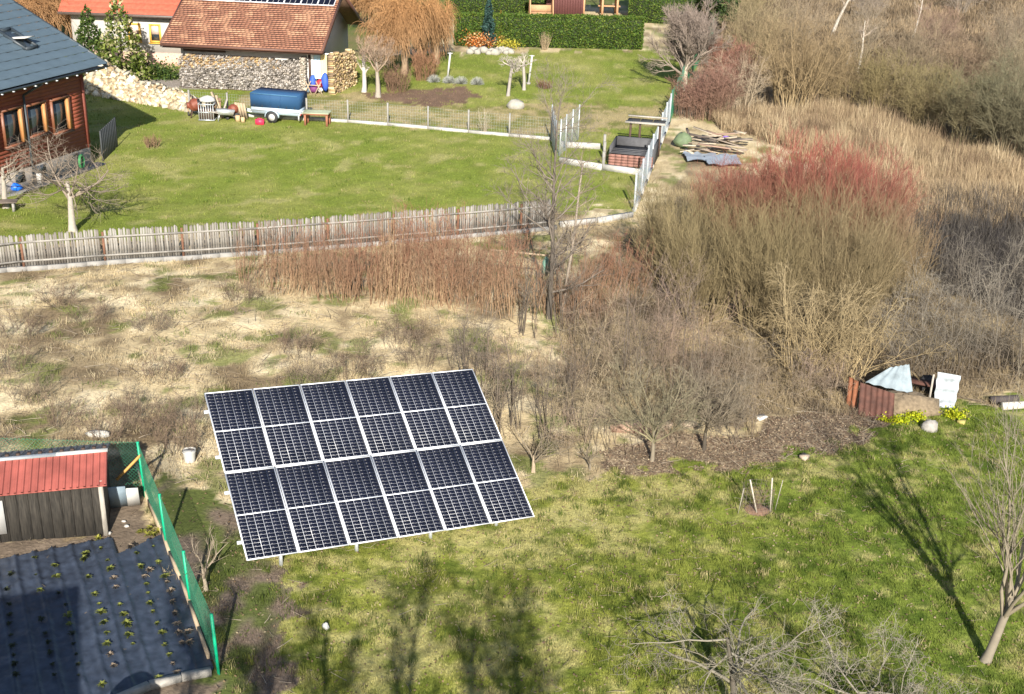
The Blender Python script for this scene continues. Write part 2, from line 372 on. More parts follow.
grass('dry_meadow_grass', r_, X, Y, c*(1.0+.25*(k[:, None]-.5)), .15, .011, 1.1, 2, hn=.2+2.2*np.clip(k-.4, 0, 1)**1.2)
X, Y, c = scatter(r_, (-2, 26, 24, 52), lambda W: W['under'] & ~W['painted_shade'], 260); grass('undergrowth_grass', r_, X, Y, c*1.1, .24, .012, .95, 2)
X, Y, c = scatter(r_, (4, 60, 42, 75), 'reed', 330); grass('reed_grass', r_, X, Y, c*1.0, .62, .016, .7, 2, bias=(-.1, .1), hn=.5+1.1*fbm(X, Y, 2.2, 77, 3))
X, Y, c = scatter(r_, (4, 70, 60, 120), 'wood', 22); grass('wood_floor_grass', r_, X, Y, c*1.1, .6, .05, .7, 2)
# ------------------------------------------------------------------ ground-mounted solar array
def solar_array():
    o = np.array([-5.054, 20.334, .81]); az, lv, ti = math.radians(26.45), math.radians(-4.546), math.radians(27.58)
    e1 = np.array([math.cos(az)*math.cos(lv), math.sin(az)*math.cos(lv), math.sin(lv)]); h = np.array([-math.sin(az), math.cos(az), 0])
    e2 = h*math.cos(ti)+np.cross(e1, h)*math.sin(ti); e2 /= np.linalg.norm(e2); e3 = np.cross(e1, e2)
    fr = Fr(o, M=np.stack([e1, e2, e3], 1))
    root = thing('solar_array', gz(o[0], o[1]), 'tilted ground-mounted solar array of twelve dark panels on the lawn', 'solar array')
    cell = mat('solar_cell', (.0065, .008, .018), .3, var=.35, scale=1.2, spec=.18); back = mat('module_backing', (.42, .44, .50), .35, var=.04); al = mat('aluminium_frame', (.82, .84, .88), .4, .25, var=.05)
    mw, mh, gap = 1.04, 2.1, .02
    proto = None
    for r in range(2):
        for c in range(6):
            off = fr(c*(mw+gap), r*(mh+gap))
            if proto is None:
                f0 = Fr(off, M=fr.M); m = MB(f0).b2((.012, .012, -.02), (mw-.012, mh-.012, -.004)).build('solar_module', back, root)
                m.location = Vector(off-wloc(root)); m.data.transform(Matrix.Translation(-(Vector(off-wloc(root)))))
                b = MB(f0); cw = (mw-.052-.008*5)/6; ch = (mh/2-.040-.0048*11)/12
                for half in range(2):
                    for i in range(6):
                        for j in range(12):
                            x = .026+i*(cw+.008); y = .024+half*(mh/2-.008)+j*(ch+.0048); b.b2((x, y, -.0045), (x+cw, y+ch, -.0026))
                cg = b.build('cell_grid', cell, m)
                b = MB(f0)
                b.b2((0, 0, -.035), (.013, mh, .004)).b2((mw-.013, 0, -.035), (mw, mh, .004)).b2((.013, 0, -.035), (mw-.013, .02, .0035)).b2((.013, mh-.02, -.035), (mw-.013, mh, .0035)).b2((.013, mh/2-.013, -.0038), (mw-.013, mh/2+.013, -.001))
                fm = b.build('frame', al, m); proto = m
            else:
                m = link(proto.copy()); m.parent = root; m.location = Vector(off-wloc(root))
                for q in (cg, fm): k = link(q.copy()); k.parent = m
    W_, H_ = 6*mw+5*gap, 2*mh+gap
    for y in (.45, 1.65, 2.55, 3.75): MB(fr).b2((-.09, y-.03, -.085), (W_+.02, y+.03, -.036)).build('rail', al, root)
    for x in (.75, 2.35, 4.0, 5.55):
        MB(fr).b2((x-.04, .1, -.17), (x+.04, H_-.15, -.086)).build('rafter', GALV, root)
        for y in (.22, 3.55):
            p = fr(x, y, -.17); q = gz(p[0], p[1], -.1)
            MB().beam(p+[0, 0, .03], q, .07, .07).build('leg', GALV, root)
        MB().beam(fr(x+.05, 2.6, -.17), gz(*fr(x+.05, .5, -.2)[:2], .1), .05, .04).build('brace', GALV, root)
solar_array()

# ------------------------------------------------------------------ red-roofed shed and vegetable bed
def shed():
    c = g(107, 535); az = math.radians(15); fr = Fr(c, az+math.pi); fr = Fr(c, az)   # x to the right
    root = thing('garden_shed', c, 'small weathered timber shed with a red corrugated roof beside the bed', 'shed')
    L = 3.4; h0 = 1.28; d = .78; tn = .34
    MB(fr).b2((-L, .03, 0), (0, d*2-.03, h0)).build('wall', DARKW, root)
    rng = RS(3); ow = mat('grey_plank', (.028, .024, .019), .9, var=.7, scale=5, stretch=(8, 8, .8), bump=.4)
    x = 0.0; i = 0
    while x > -L:
        w_ = rng.uniform(.17, .24); t = rng.uniform(.02, .035)
        MB(fr).b2((x-w_+.008, .03-t, .02), (x, .028, h0-.02-rng.uniform(0, .02))).build('plank', ow, root); x -= w_
    MB(fr).b2((-.06, -.03, 0), (.03, .04, h0)).build('corner_post', OLDW, root)
    for k in range(8): MB(fr).b2((.004, .06+k*.19, .02), (.03, .06+k*.19+.18, h0)).build('plank', ow, root)
    MB(fr).slab([(.03, 0.03, h0), (.03, d*2-.03, h0), (.03, d, h0+d*tn)], (-.06, 0, 0)).build('gable_board', ow, root)
    MB(fr).b2((-2.5, -.05, .3), (-1.88, -.012, 1.05)).build('white_panel', WHITE, root)
    red = mat('red_sheet', (.29, .078, .062), .7, var=.3, scale=2.2, spec=.4); rdk = mat('grey_sheet', (.12, .12, .14), .5, .2, var=.2)
    for side in (0, 1):
        x = .12
        for s in range(7):
            b = MB(fr); w_ = .52; n = 4
            for q in range(n):
                xa = x-q*w_/n; xb = xa-w_/n+.0
                pr = [(xa, 0), (xa-.02, .028), (xa-.045, .028), (xa-.065, 0.006), (xb+.0, 0.006)]
                y0, z0, y1, z1 = (-.14, h0-.05+.0, d, h0+d*tn+.0) if side == 0 else (2*d+.14, h0-.05, d, h0+d*tn)
                for k in range(4):
                    a, bb = pr[k], pr[k+1]
                    b.quad((a[0], y0, z0+a[1]), (a[0], y1, z1+a[1]), (bb[0], y1, z1+bb[1]), (bb[0], y0, z0+bb[1]))
                b.b2((xb, min(y0, y0+.02), z0-.02), (xa, max(y0, y0+.02), z0+.004))
            b.build('roof_sheet', red if side == 0 else rdk, root); x -= w_
    MB(fr).slab([(.13, d-.09, h0+d*tn+.012), (.13, d, h0+d*tn+.05), (.13, d+.09, h0+d*tn+.012)], (-1.0, 0, 0)).build('ridge_cap', WHITE, root)
    MB(fr).slab([(-.872, d-.09, h0+d*tn+.01), (-.872, d, h0+d*tn+.047), (-.872, d+.09, h0+d*tn+.01)], (-2.6, 0, 0)).build('ridge_cap', GALV, root)
    for i in range(16): MB(fr).b2((.1-i*.21, d+.07, h0+d*tn-.01), (.03-i*.21, d+.16, h0+d*tn+.05)).build('ridge_clip', DARKW, root)
    return fr
shf = shed()
RA = math.atan2(*( (g(89.5, 581)-g(108, 648))[[1, 0]] ))
def vegetable_bed():
    P = [(-60, 575), (112, 540), (118, 556), (163, 536), (171, 556), (196, 612), (214, 672), (150, 688), (120, 705), (100, 760), (-60, 790)]
    pts = np.array([g(a, b) for a, b in P]); poly = [(p[0], p[1]) for p in pts]
    x0, y0 = pts[:, 0].min(), pts[:, 1].min(); x1, y1 = pts[:, 0].max(), pts[:, 1].max(); s = .03
    xs_ = np.arange(x0, x1, s); ys_ = np.arange(y0, y1, s); A, B = np.meshgrid(xs_, ys_); Z = T(A, B)
    d = g(190, 620)-g(120, 560); an = math.atan2(d[1], d[0])+.0
    q = -A*math.sin(RA)+B*math.cos(RA); 
    Zc = Z+.05+.03*np.abs(fbm(A, B, .35, 15, 4)-.5)+.006*np.sin(q*2*math.pi/.36)+.05*np.exp(-(((q/.36+.25*fbm(A, B, 1.6, 3, 2))-np.round(q/.36+.25*fbm(A, B, 1.6, 3, 2)))*9)**2)+.035*(fbm(A, B, .22, 4, 3)-.5)+.03*(fbm(A*1, B*1, .6, 8, 2)-.5)
    nx_, ny_ = len(xs_), len(ys_); C = inpoly((A[:-1, :-1]+s/2).ravel(), (B[:-1, :-1]+s/2).ravel(), poly)
    i = (np.arange(ny_-1)[:, None]*nx_+np.arange(nx_-1)[None]).ravel()[C]
    F = np.stack([i, i+1, i+1+nx_, i+nx_], 1)
    cl = mat('weed_cloth', (.032, .042, .064), .5, var=.45, scale=5, bump=.5, spec=.5)
    o = mesh_obj('weed_cloth', np.stack([A.ravel(), B.ravel(), Zc.ravel()], 1), F, cl, None, g(100, 620), None, True)
    tag(o, 'crinkled black weed-control cloth covering the vegetable bed', 'ground cloth')
    return poly

vegetable_bed()
def rosette(name, loc, rng, col, r=.1, n=16, h=.07, up=.5):
    V = []; F = []; C = []
    for i in range(n):
        a = rng.uniform(0, 6.283); l = r*rng.uniform(.6, 1.2); w_ = l*.35; el = rng.uniform(.1, 1.0)*up; d = np.array([math.cos(a), math.sin(a), 0]); s = np.array([-math.sin(a), math.cos(a), 0])
        b = d*.01; m_ = d*l*.55*math.cos(el)+np.array([0, 0, l*.6*math.sin(el)+.03]); t = d*l+np.array([0, 0, l*.5*math.sin(el)+.015])
        k = len(V); V += [b, m_-s*w_/2, t, m_+s*w_/2]; F.append((k, k+1, k+2, k+3)); cc = np.array(col)*rng.uniform(.7, 1.3); C += [cc]*4
    return mesh_obj(name, np.array(V)+loc, F, LEAF, None, loc, np.array(C))
def bed_plants():
    # zoomed sheet coordinates (x, y in a 2.63x enlargement starting at 0,430)
    z = 2.627; rng = RS(8)
    green = [(145,368),(108,432),(235,397),(250,443),(262,466),(266,492),(274,520),(282,543),(284,573),(291,376),(283,352),(265,322),(222,352),(316,470),(326,498),(335,525),(340,550),(350,573),(386,415),(390,438),(396,467),(402,488),(413,520),(427,545),(433,575),(445,601),(370,372),(360,335),(417,357),(403,315),(435,395),(180,500),(185,520),(418,662),(92,345),(150,395),(270,680),(225,338)]
    dry = [(290,602),(300,632),(305,425),(395,380),(440,410),(450,435),(455,465),(462,495),(466,520),(470,545),(480,570),(495,545),(455,625),(465,650),(380,395),(500,570),(345,320),(300,400)]
    shade = [(25,470),(27,497),(27,520),(30,550),(36,578),(38,602),(42,628),(45,655),(120,545),(128,572),(133,597),(140,625),(145,655),(175,470),(190,545),(195,572),(202,600),(206,628),(208,655),(110,510),(20,430),(95,390),(30,390),(155,440)]  # plants in the shaded rows; the shade is put into their leaf colour
    protos = {}
    for nm, lst, col, lab, grp in (('bedding_plant', green, (.2, .22, .05), 'low yellow-green leafy plant growing through the black cloth', 'green plants in the cloth-covered bed'), ('withered_plant', dry, (.28, .22, .16), 'withered brownish plant in the right rows of the cloth-covered bed', 'withered plants in the cloth-covered bed'), ('shade_toned_plant', shade, (.05, .06, .03), 'small plant with shade put into its colour in the left rows of the cloth-covered bed', 'small shade-coloured plants in the left rows of the bed')):
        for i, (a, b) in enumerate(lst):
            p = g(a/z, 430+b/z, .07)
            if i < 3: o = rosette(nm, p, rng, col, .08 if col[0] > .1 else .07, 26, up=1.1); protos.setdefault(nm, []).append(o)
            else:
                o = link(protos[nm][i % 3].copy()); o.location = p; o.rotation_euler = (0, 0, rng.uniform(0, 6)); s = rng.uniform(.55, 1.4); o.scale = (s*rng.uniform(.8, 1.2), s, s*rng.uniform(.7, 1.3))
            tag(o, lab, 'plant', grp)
bed_plants()
# yellow-green rows beside the shed
for i, (a, b) in enumerate([(142, 534), (148, 536), (154, 537), (160, 534), (151, 531), (98, 541)]):
    o = rosette('seedling', g(a, b, .02), RS(i), (.28, .27, .05), .12, 14, up=1.2); tag(o, 'small yellowish seedling in the bare soil by the green fence', 'plant', 'yellowish seedlings by the fence')
# board edging and stone of the bed
def edge_boards():
    pts = [(138, 470), (150, 506), (163, 535), (171, 558), (182, 583), (191, 608), (200, 634), (210, 662)]
    q = [g(*p) for p in pts]; root = thing('bed_edging', q[3], 'row of worn planks set on edge under the green fence', 'edging')
    wd = mat('pale_plank', (.36, .28, .19), .9, var=.25, scale=5, bump=.3)
    for a, b in zip(q[:-1], q[1:]): MB().beam(a+[-.02, 0, .07], b+[-.02, 0, .07]-(b-a)*.02, .05, .2).build('plank', wd, root)
    q = [g(*p) for p in [(118, 702), (150, 688), (182, 680), (212, 674)]]; root = thing('bed_kerb', q[1], 'low mossy stone kerb along the near end of the bed', 'kerb')
    for a, b in zip(q[:-1], q[1:]): MB().beam(a+[0, 0, .05], b+[0, 0, .05]-(b-a)*.03, .13, .14).build('kerb_stone', STONE, root)
edge_boards()
def green_fence():
    posts = [(137, 450+47), (145.5, 497), (167, 547), (191, 606), (219, 674)]
    top = [449, 447, 494, 551, 614]
    root = thing('chain_link_fence', g(167, 547), 'green wire mesh fence with green posts along the vegetable bed', 'fence')
    gm_ = mat('green_paint', (.0, .33, .17), .5, var=.12); wire = mat('green_wire', (.03, .20, .11), .55, var=.1)
    B = [g(*posts[i]) for i in (1, 2, 3, 4)]; Ht = [hgt(*posts[i], top[i]) for i in (1, 2, 3, 4)]; Ht[0] = 1.35
    lean = np.array([-.05, 0, 0])
    Tp = [b+[0, 0, h]+lean for b, h in zip(B, Ht)]
    for b, t in zip(B, Tp): MB().cyl(b-[0, 0, .1], t, .03, n=8).build('post', gm_, root)
    # far corner and the run behind the shed
    b0 = B[0]; q = shf(.0, 1.75, 0); far = np.array([shf(-3.6, 2.5)[0], shf(-3.6, 2.5)[1], 0]); far[2] = T(far[0], far[1]); 
    MB().cyl(far, far+[0, 0, 1.35], .03, n=8).build('post', gm_, root)
    MB().beam(b0+np.array([-.5, -.25, .55]), b0+[0, 0, 1.05], .05).build('brace', mat('orange_timber', (.5, .28, .08), .8), root)
    def mesh_panel(a, ta, b, tb):
        n = int(np.linalg.norm(b-a)/.09); m = 13; Ps = []
        L_ = np.linalg.norm(b-a); H_ = np.linalg.norm(ta-a); k = int(L_/.085)
        def pt(u, v): return (a*(1-u)+b*u)*(1-v)+(ta*(1-u)+tb*u)*v
        mb = []; 
        for s in (1, -1):
            for i in range(-int(H_/.085)-1, k+int(H_/.085)+2):
                u0 = i/k; du = s*H_/L_; lo, hi = 0.0, 1.0
                t0 = max(lo, min((0-u0)/du, (1-u0)/du)); t1 = min(hi, max((0-u0)/du, (1-u0)/du))
                if t1-t0 > .03: mb.append((pt(u0+du*t0, t0), pt(u0+du*t1, t1)))
        for v in (.02, .5, .98): mb.append((pt(0, v), pt(1, v)))
        P = np.array([[p, q_] for p, q_ in mb]); tube_obj('wire_mesh', [(P, np.full((len(P), 2), .003), 3)], root, lambda P, R: np.ones(P.shape)*.5, wire)
    for i in range(3): mesh_panel(B[i], Tp[i], B[i+1], Tp[i+1])
    mesh_panel(far, far+[0, 0, 1.35], b0, Tp[0])
green_fence()
# things beside the shed
b = MB(); p = g(130, 508); fr = Fr(p, .2); b.fr = fr; b.box((0, 0, .27), (.42, .03, .5), rotm('X', .25)); o = b.build('white_board', WHITE, None, p); tag(o, 'white board leaning by the fence corner right of the shed', 'board')
p = g(114, 512); o = MB(Fr(p, .25)).box((0, .1, .3), (.55, .03, .6), rotm('X', .3)).build('blue_grey_board', mat('bluegrey_board', (.2, .26, .31), .7), None, p); tag(o, 'blue-grey board propped against the right end of the shed', 'board')
rng = RS(9)
for i, (a, b_, s, lab) in enumerate([(124, 522, .05, 'small white rag on the soil nearest the shed corner'), (127, 527, .06, 'pale stone on the soil below the white board'), (109, 534, .06, 'pale stone at the foot of the shed corner'), (201, 634, .05, 'light stone on the plank edging of the bed'), (8, 532, .05, 'white scrap on the ground under the white shed panel')]):
    p = g(a, b_); o = MB().blob(p+[0, 0, s*.4], (s, s*.8, s*.5), rng, 7, 4, .25).build('pale_stone', mat('pale_stone', (.42, .4, .37), .8), None, p); tag(o, lab, 'stone')
def bucket(px, py, r, h, lab, nm='bucket'):
    p = g(px, py); root = thing(nm, p, lab, 'bucket'); n = 14
    MB().cyl(p, p+[0, 0, h], r*.8, r, n, cap=False).cyl(p+[0, 0, h-.02], p+[0, 0, h-.021], r*.95, n=n).build('body', WHITE, root)
    MB().cyl(p+[0, 0, h-.03], p+[0, 0, h+.005], r*1.07, r*1.07, n, cap=False).build('rim', WHITE, root)
    t = np.linspace(0, math.pi, 8); P = np.stack([p[0]+r*np.cos(t), p[1]-.03+0*t, p[2]+h-.02-np.sin(t)*r*.6], 1)[None]
    tube_obj('handle', [(P, np.full((1, 8), .006), 4)], root, lambda P, R: np.ones(P.shape)*.5, GALV)
bucket(190, 461, .15, .28, 'white plastic bucket standing in dry grass left of the solar array')
p = g(98, 436); o = MB().blob(p+[0, 0, .05], (.32, .12, .09), RS(2), 9, 5, .2).build('plastic_sheet', mat('dusty_plastic', (.42, .40, .36), .6), None, p); tag(o, 'crumpled pale plastic sheet lying in the dry meadow', 'plastic sheet')
p = g(326, 629); o = MB().blob(p+[0, 0, .05], (.07, .06, .09), RS(4), 7, 5, .2).build('white_rag', WHITE, None, p); tag(o, 'tiny white rag lying on the shaded lawn below the solar array', 'rag')

# ------------------------------------------------------------------ picket fence
def polyline(pts):
    P = [np.array(p) for p in pts]; L = [0]
    for a, b in zip(P[:-1], P[1:]): L.append(L[-1]+np.linalg.norm((b-a)[:2]))
    def at(s):
        i = 0
        while i < len(L)-2 and s > L[i+1]: i += 1
        t = (s-L[i])/(L[i+1]-L[i]); d = P[i+1]-P[i]; q = P[i]*(1-t)+P[i+1]*t; q[2] = T(q[0], q[1]); return q, math.atan2(d[1], d[0])
    return at, L[-1]
def picket_fence():
    pts = [g(-75, 282), g(0, 272), g(50, 269), g(124, 263), g(197, 259), g(263, 254.5), g(330, 249), g(400, 243), g(470, 237), g(540, 231), g(556, 229)]
    at, L = polyline(pts); root = thing('picket_fence', pts[3], 'long grey weathered picket fence on a low concrete footing', 'fence')
    base = MB(); n = int(L/.6)
    for i in range(n):
        a, _ = at(i*L/n); b, _ = at((i+1)*L/n); base.beam(a+[0, 0, .03], b+[0, 0, .03], .16, .22)
    base.build('concrete_footing', CONC, root)
    rust = mat('rusty_post', (.16, .075, .045), .9, var=.3); pick = [mat('picket_grey_%s' % q, c_, .9, var=.3, scale=5, bump=.3) for q, c_ in (('pale', (.25, .235, .215)), ('mid', (.20, .185, .165)), ('dull', (.145, .13, .115)))]
    s = 0.45; k = 0; rng = RS(11); proto = {}
    rest = MB(); cnt = 0; h = 1.02
    while s < L-.1:
        q, a = at(s)
        MB(Fr(q, a)).b2((-.035, -.03, 0), (.035, .03, 1.12)).build('post', rust, root)
        e = min(s+2.5, L-.05); q2, a2 = at(e)
        for z in (.3, .93): MB().beam(q+[0, 0, z+.03]+np.array([math.sin(a), -math.cos(a), 0])*.045, q2+[0, 0, z+.03]+np.array([math.sin(a), -math.cos(a), 0])*.045, .03, .06).build('rail', pick[0], root)
        t = s+.09
        while t < e-.06:
            p_, ap = at(t); hh = h*rng.uniform(.96, 1.03); z = rng.randint(3); ln = rng.normal(0, .02)
            if cnt < 296:
                if z not in proto:
                    o = MB(Fr((0, 0, 0))).b2((-.034, -.012, 0), (.034, .012, h)).slab([(-.034, -.012, h), (.034, -.012, h), (0, -.012, h+.03)], (0, .024, 0)).build('picket', pick[z]); o.parent = root; proto[z] = o
                else: o = link(proto[z].copy())
                o.location = Vector(p_+[0, 0, .16]-wloc(root)); o.rotation_euler = (0, ln, ap); o.scale = (1, 1, hh/h)
            else: 
                rest.fr = Fr(p_, ap); rest.b2((-.034, -.012, .16), (.034, .012, .16+hh))
            cnt += 1; t += .084
        s += 2.5
    if rest.n: o = rest.build('picket', pick[0], root); o['kind'] = 'stuff'
picket_fence()

# ------------------------------------------------------------------ wooden house (left)
def house_left():
    c = g(92, 164.5); fr = Fr(c, math.radians(-110)); L, D, h = 11.5, 9.6, 3.98
    root = thing('wooden_house', c, 'red-brown timber house with a blue-grey tiled metal roof', 'house')
    red = mat('red_siding', (.21, .052, .027), .7, var=.25, scale=3, stretch=(1, 1, 8)); stn = mat('stone_cladding', (.42, .37, .33), .9, var=.3, scale=7, bump=.6)
    MB(fr).b2((0, -D, -.3), (L, 0, .78)).build('foundation', stn, root)
    MB(fr).b2((-.25, .05, -.05), (L, .55, .07)).build('paved_edge', CONC, root)
    MB(fr).b2((0.02, -D, .78), (L, -.05, h+.2)).build('wall', red, root)
    wins = [(3.5, 22, 109, 144.5), (27, 45, 104, 134), (52.5, 68.5, 98.5, 131)]
    rects = []
    for (x0, x1, y0, y1) in wins:
        a = (fr.hit(x0, (y0+y1)/2+2)); b = (fr.hit(x1, (y0+y1)/2-1)); t = (fr.hit((x0+x1)/2, y0)); u = (fr.hit((x0+x1)/2, y1)); rects.append((min(a[0], b[0]), max(a[0], b[0]), u[2], t[2]))
    bb = MB(fr); z = .80; rng = RS(2)
    while z < h:      # weatherboards, interrupted at the windows
        cuts = sorted([(r[0]-.08, r[1]+.08) for r in rects if r[2]-.1 < z+.07 < r[3]+.08]); x = .14
        for a, b in cuts+[(L, L)]:
            if a > x: bb.slab([(x, -.05, z), (x, .004, z), (x, -.008, z+.15), (x, -.05, z+.15)], (a-x, 0, 0))
            x = b
        z += .155
    bb.build('weatherboard', red, root)['kind'] = 'stuff'
    MB(fr).b2((-.02, -.1, .78), (.14, .03, h)).build('corner_board', mat('dark_red_board', (.16, .04, .025), .7), root)
    rvl = mat('varnished_frame', (.17, .065, .035), .5, var=.12); 
    for (x0, x1, z0, z1) in rects:
        f = MB(fr).b2((x0-.07, -.16, z0), (x0, .10, z1)).b2((x1, -.16, z0), (x1+.07, .10, z1)).b2((x0-.07, -.16, z1), (x1+.07, .11, z1+.08)).b2((x0-.07, -.1, z0-.07), (x1+.07, .11, z0)).build('window', rvl, root)
        MB(fr).b2((x0, -.046, z0), (x1, -.036, z1)).build('pane', GLASS, f)
        xm = (x0+x1)/2; MB(fr).b2((x0, -.034, z0), (x0+.05, -.015, z1)).b2((x1-.05, -.034, z0), (x1, -.015, z1)).b2((x0+.05, -.034, z0), (x1-.05, -.015, z0+.06)).b2((x0+.05, -.034, z1-.06), (x1-.05, -.015, z1)).build('sash', DARKW, f)
        MB(fr).b2((x0+.004, -.03, z0+.01), (x0+.13, .115, z1-.05)).build('reveal_board', mat('sunlit_orange_board', (.42, .19, .07), .6), f)  # right reveal brighter than the frame: sunlight put into its orange colour
        MB(fr).b2((x0-.1, -.02, z0-.11), (x1+.1, .16, z0-.072)).build('sill', DARKW, f)
    tn = math.tan(math.radians(TILT1)); ez = 4.25; R = D/2+.62
    metal = mat('slate_metal_tile', (.095, .135, .17), .5, .2, var=.10, scale=2, spec=.5)
    x0, x1 = -.9, L+.8
    nrow = 12
    for side in (0, 1):
        for k in range(nrow):     # stepped courses of pressed metal tile
            s0 = R*k/nrow; s1 = R*(k+1)/nrow+.02
            yy = (lambda s: .62-s) if side == 0 else (lambda s: -D-.62+s)
            za = ez+s0*tn+.075; zb = ez+s1*tn+.012
            V = []; nseg = 46; b = MB(fr)
            for i in range(nseg+1):
                x = x0+(x1-x0)*i/nseg; d_ = .014*math.cos(i*math.pi)
                V += [(x, yy(s0), za-.045), (x, yy(s0), za+d_), (x, yy(s1), zb+d_)]
            F = []
            for i in range(nseg): a = i*3; F += [(a, a+3, a+4, a+1), (a+1, a+4, a+5, a+2)]
            b.add(V, F).build('roof_course', metal, root)
    dk = mat('anthracite_trim', (.03, .04, .05), .5)
    top = ez+R*tn
    MB(fr).slab([(x0-.03, .62, ez-.14), (x0-.03, -D/2, top-.14), (x0-.03, -D/2, top+.09), (x0-.03, .62, ez+.09)], (.06, 0, 0)).build('verge_trim', dk, root)
    MB(fr).slab([(x0-.03, -D-.62, ez-.14), (x0-.03, -D/2, top-.14), (x0-.03, -D/2, top+.09), (x0-.03, -D-.62, ez+.09)], (.06, 0, 0)).build('verge_trim', dk, root)
    MB(fr).cyl((x0, -D/2, top+.05), (x1, -D/2, top+.05), .1, n=8).build('ridge_cap', dk, root)
    MB(fr).slab([(0, -.05, h), (0, -D+.05, h), (0, -D/2, top-.2)], (.1, 0, 0)).build('gable_wall', red, root); MB(fr).slab([(L, -.05, h), (L, -D+.05, h), (L, -D/2, top-.2)], (-.1, 0, 0)).build('gable_wall', red, root)
    MB(fr).b2((x0, .02, ez-.16), (x1, .62, ez-.12)).build('soffit', DARKW, root)
    n = 10; t = np.linspace(math.pi, 2*math.pi, 7); prof = [(.72+.08*math.cos(a), ez-.02+.08*math.sin(a)) for a in t]+[(.72+.065*math.cos(a), ez-.02+.065*math.sin(a)) for a in t[::-1]]
    MB(fr).slab([(x0, y, z) for y, z in prof], (x1-x0, 0, 0)).build('gutter', dk, root)
    lt = mat('gutter_bracket', (.5, .52, .54), .4, .5)
    for i in range(20): MB(fr).b2((x0+.25+i*.62, .61, ez-.13), (x0+.32+i*.62, .82, ez-.09)).build('gutter_bracket', lt, root)
    q = (fr.hit(38, 84, .5)); q2 = (fr.hit(24, 97, .1))
    MB(fr).cyl((q[0], .72, ez-.1), (q2[0], .08, ez-.55), .05, n=8).cyl((q2[0], .08, ez-.55), (q2[0], .08, .2), .045, n=8).build('downpipe', dk, root)
    # open roof window
    A = [fr.inv(p) for p in (np.array([0, 0, 0]),)]
    nz = fr.M@np.array([0, tn, 1.0]); p0 = fr(0, .62, ez+.03)
    def rp(px, py, up=0):
        d = rayd(px, py); t = ((p0-CAMP)@nz)/(d@nz); return fr.inv(CAMP+d*t)+np.array([0, 0, up])
    a, b, c_, d_ = rp(5, 32), rp(12.5, 30), rp(33, 48), rp(23, 52)
    xa = (a[0]+d_[0])/2; xb = (b[0]+c_[0])/2; ya = (a[1]+b[1])/2; yb = (c_[1]+d_[1])/2
    def rz(y): return ez+(.62-y)*tn+.03
    lo, hi = min(xa, xb), max(xa, xb)
    lo, hi = lo-.05, hi+.05; f = MB(fr)
    M = [(lo, ya), (hi, ya), (hi, yb), (lo, yb)]
    for i in range(4):
        (p, q), (r, s) = M[i], M[(i+1) % 4]; f.beam((p, q, rz(q)+.06), (r, s, rz(s)+.06), .09, .14)
    f = f.build('roof_window', dk, root)
    MB(fr).quad((lo, ya, rz(ya)+.045), (hi, ya, rz(ya)+.045), (hi, yb, rz(yb)+.045), (lo, yb, rz(yb)+.045)).build('pane', GLASS, f)
    ym = (ya+yb)/2; e = (yb-ya)/2*.98; a_ = math.atan(tn)-math.radians(32)
    sash = MB(fr)
    def sp(x, k, up=0): return np.array([x, ym+e*k*math.cos(a_), rz(ym)+.1-e*k*math.sin(a_)+up])
    sash.slab([sp(lo+.05, -1), sp(hi-.05, -1), sp(hi-.05, 1), sp(lo+.05, 1)], (0, 0, .05)).build('open_sash', WHITE, f)
    # basement recesses, drum, chute
    for (x, y, lb) in ((73, 150, 0), (41, 168, 0), (20, 176, 0)):
        q = (fr.hit(x, y)); MB(fr).b2((q[0]-.28, -.05, max(.08, q[2]-.28)), (q[0]+.28, .012, min(.72, q[2]+.25))).build('basement_window', GLASS, root)
    return fr
TILT1 = 26
h1 = house_left()
p = g(40, 184); o = MB(Fr(p, -1.9)).b2((-.09, -.09, 0), (.09, .09, .45)).build('white_canister', WHITE, None, p); tag(o, 'white upright canister against the stone footing of the timber house', 'canister')
p = g(15, 191); root = thing('blue_toy', p, 'bright blue plastic toy on the paving by the timber house', 'toy'); MB().blob(p+[0, 0, .16], (.3, .2, .17), RS(3), 8, 5, .2).build('body', mat('blue_plastic', (.01, .13, .6), .4), root); MB().blob(p+[-.28, -.1, .08], (.12, .1, .09), RS(3), 8, 5, .1).build('wheel', WHITE, root)
p = g(81, 168); root = thing('hose_reel', p, 'green coiled garden hose leaning on the corner of the timber house', 'garden hose')
t = np.linspace(0, 14*math.pi, 120); P = np.stack([p[0]+.12+.04*np.sin(t*.37), p[1]-.2+.27*np.cos(t)*(1-.02*t/6), p[2]+.34+.3*np.sin(t)*(1-.02*t/6)], 1)[None]
tube_obj('coil', [(P, np.full((1, 120), .022), 5)], root, lambda P, R: np.ones(P.shape)*.5, mat('green_hose', (.03, .22, .07), .5))
root = thing('stone_bench', g(6, 211), 'low dark slatted bench on the lawn at the left edge', 'bench'); fr = Fr(g(6, 211), .25)
for i in range(3): MB(fr).b2((-.6, -.25+i*.17, .36), (.45, -.11+i*.17, .40)).build('slat', mat('brown_slat', (.14, .11, .09), .8), root)
for s in (-.45, .3): MB(fr).b2((s-.04, -.2, 0), (s+.04, .2, .36)).build('leg', STONE, root)
def dark_screen():   # dark slatted screen in the shade behind the house corner
    a = h1(-.6, .1); a[2] = T(a[0], a[1]); root = thing('timber_screen', a, 'dark slatted timber screen behind the corner of the timber house', 'screen')
    b = np.array(g(118, 146)); d = (b-a)/10; m_ = mat('dark_slat', (.05, .055, .06), .8)
    for i in range(10):
        q = a+d*i; MB(Fr(q, math.atan2(d[1], d[0]))).b2((0, -.02, 0), (np.linalg.norm(d)*.86, .02, 1.35)).build('slat', m_, root)
dark_screen()
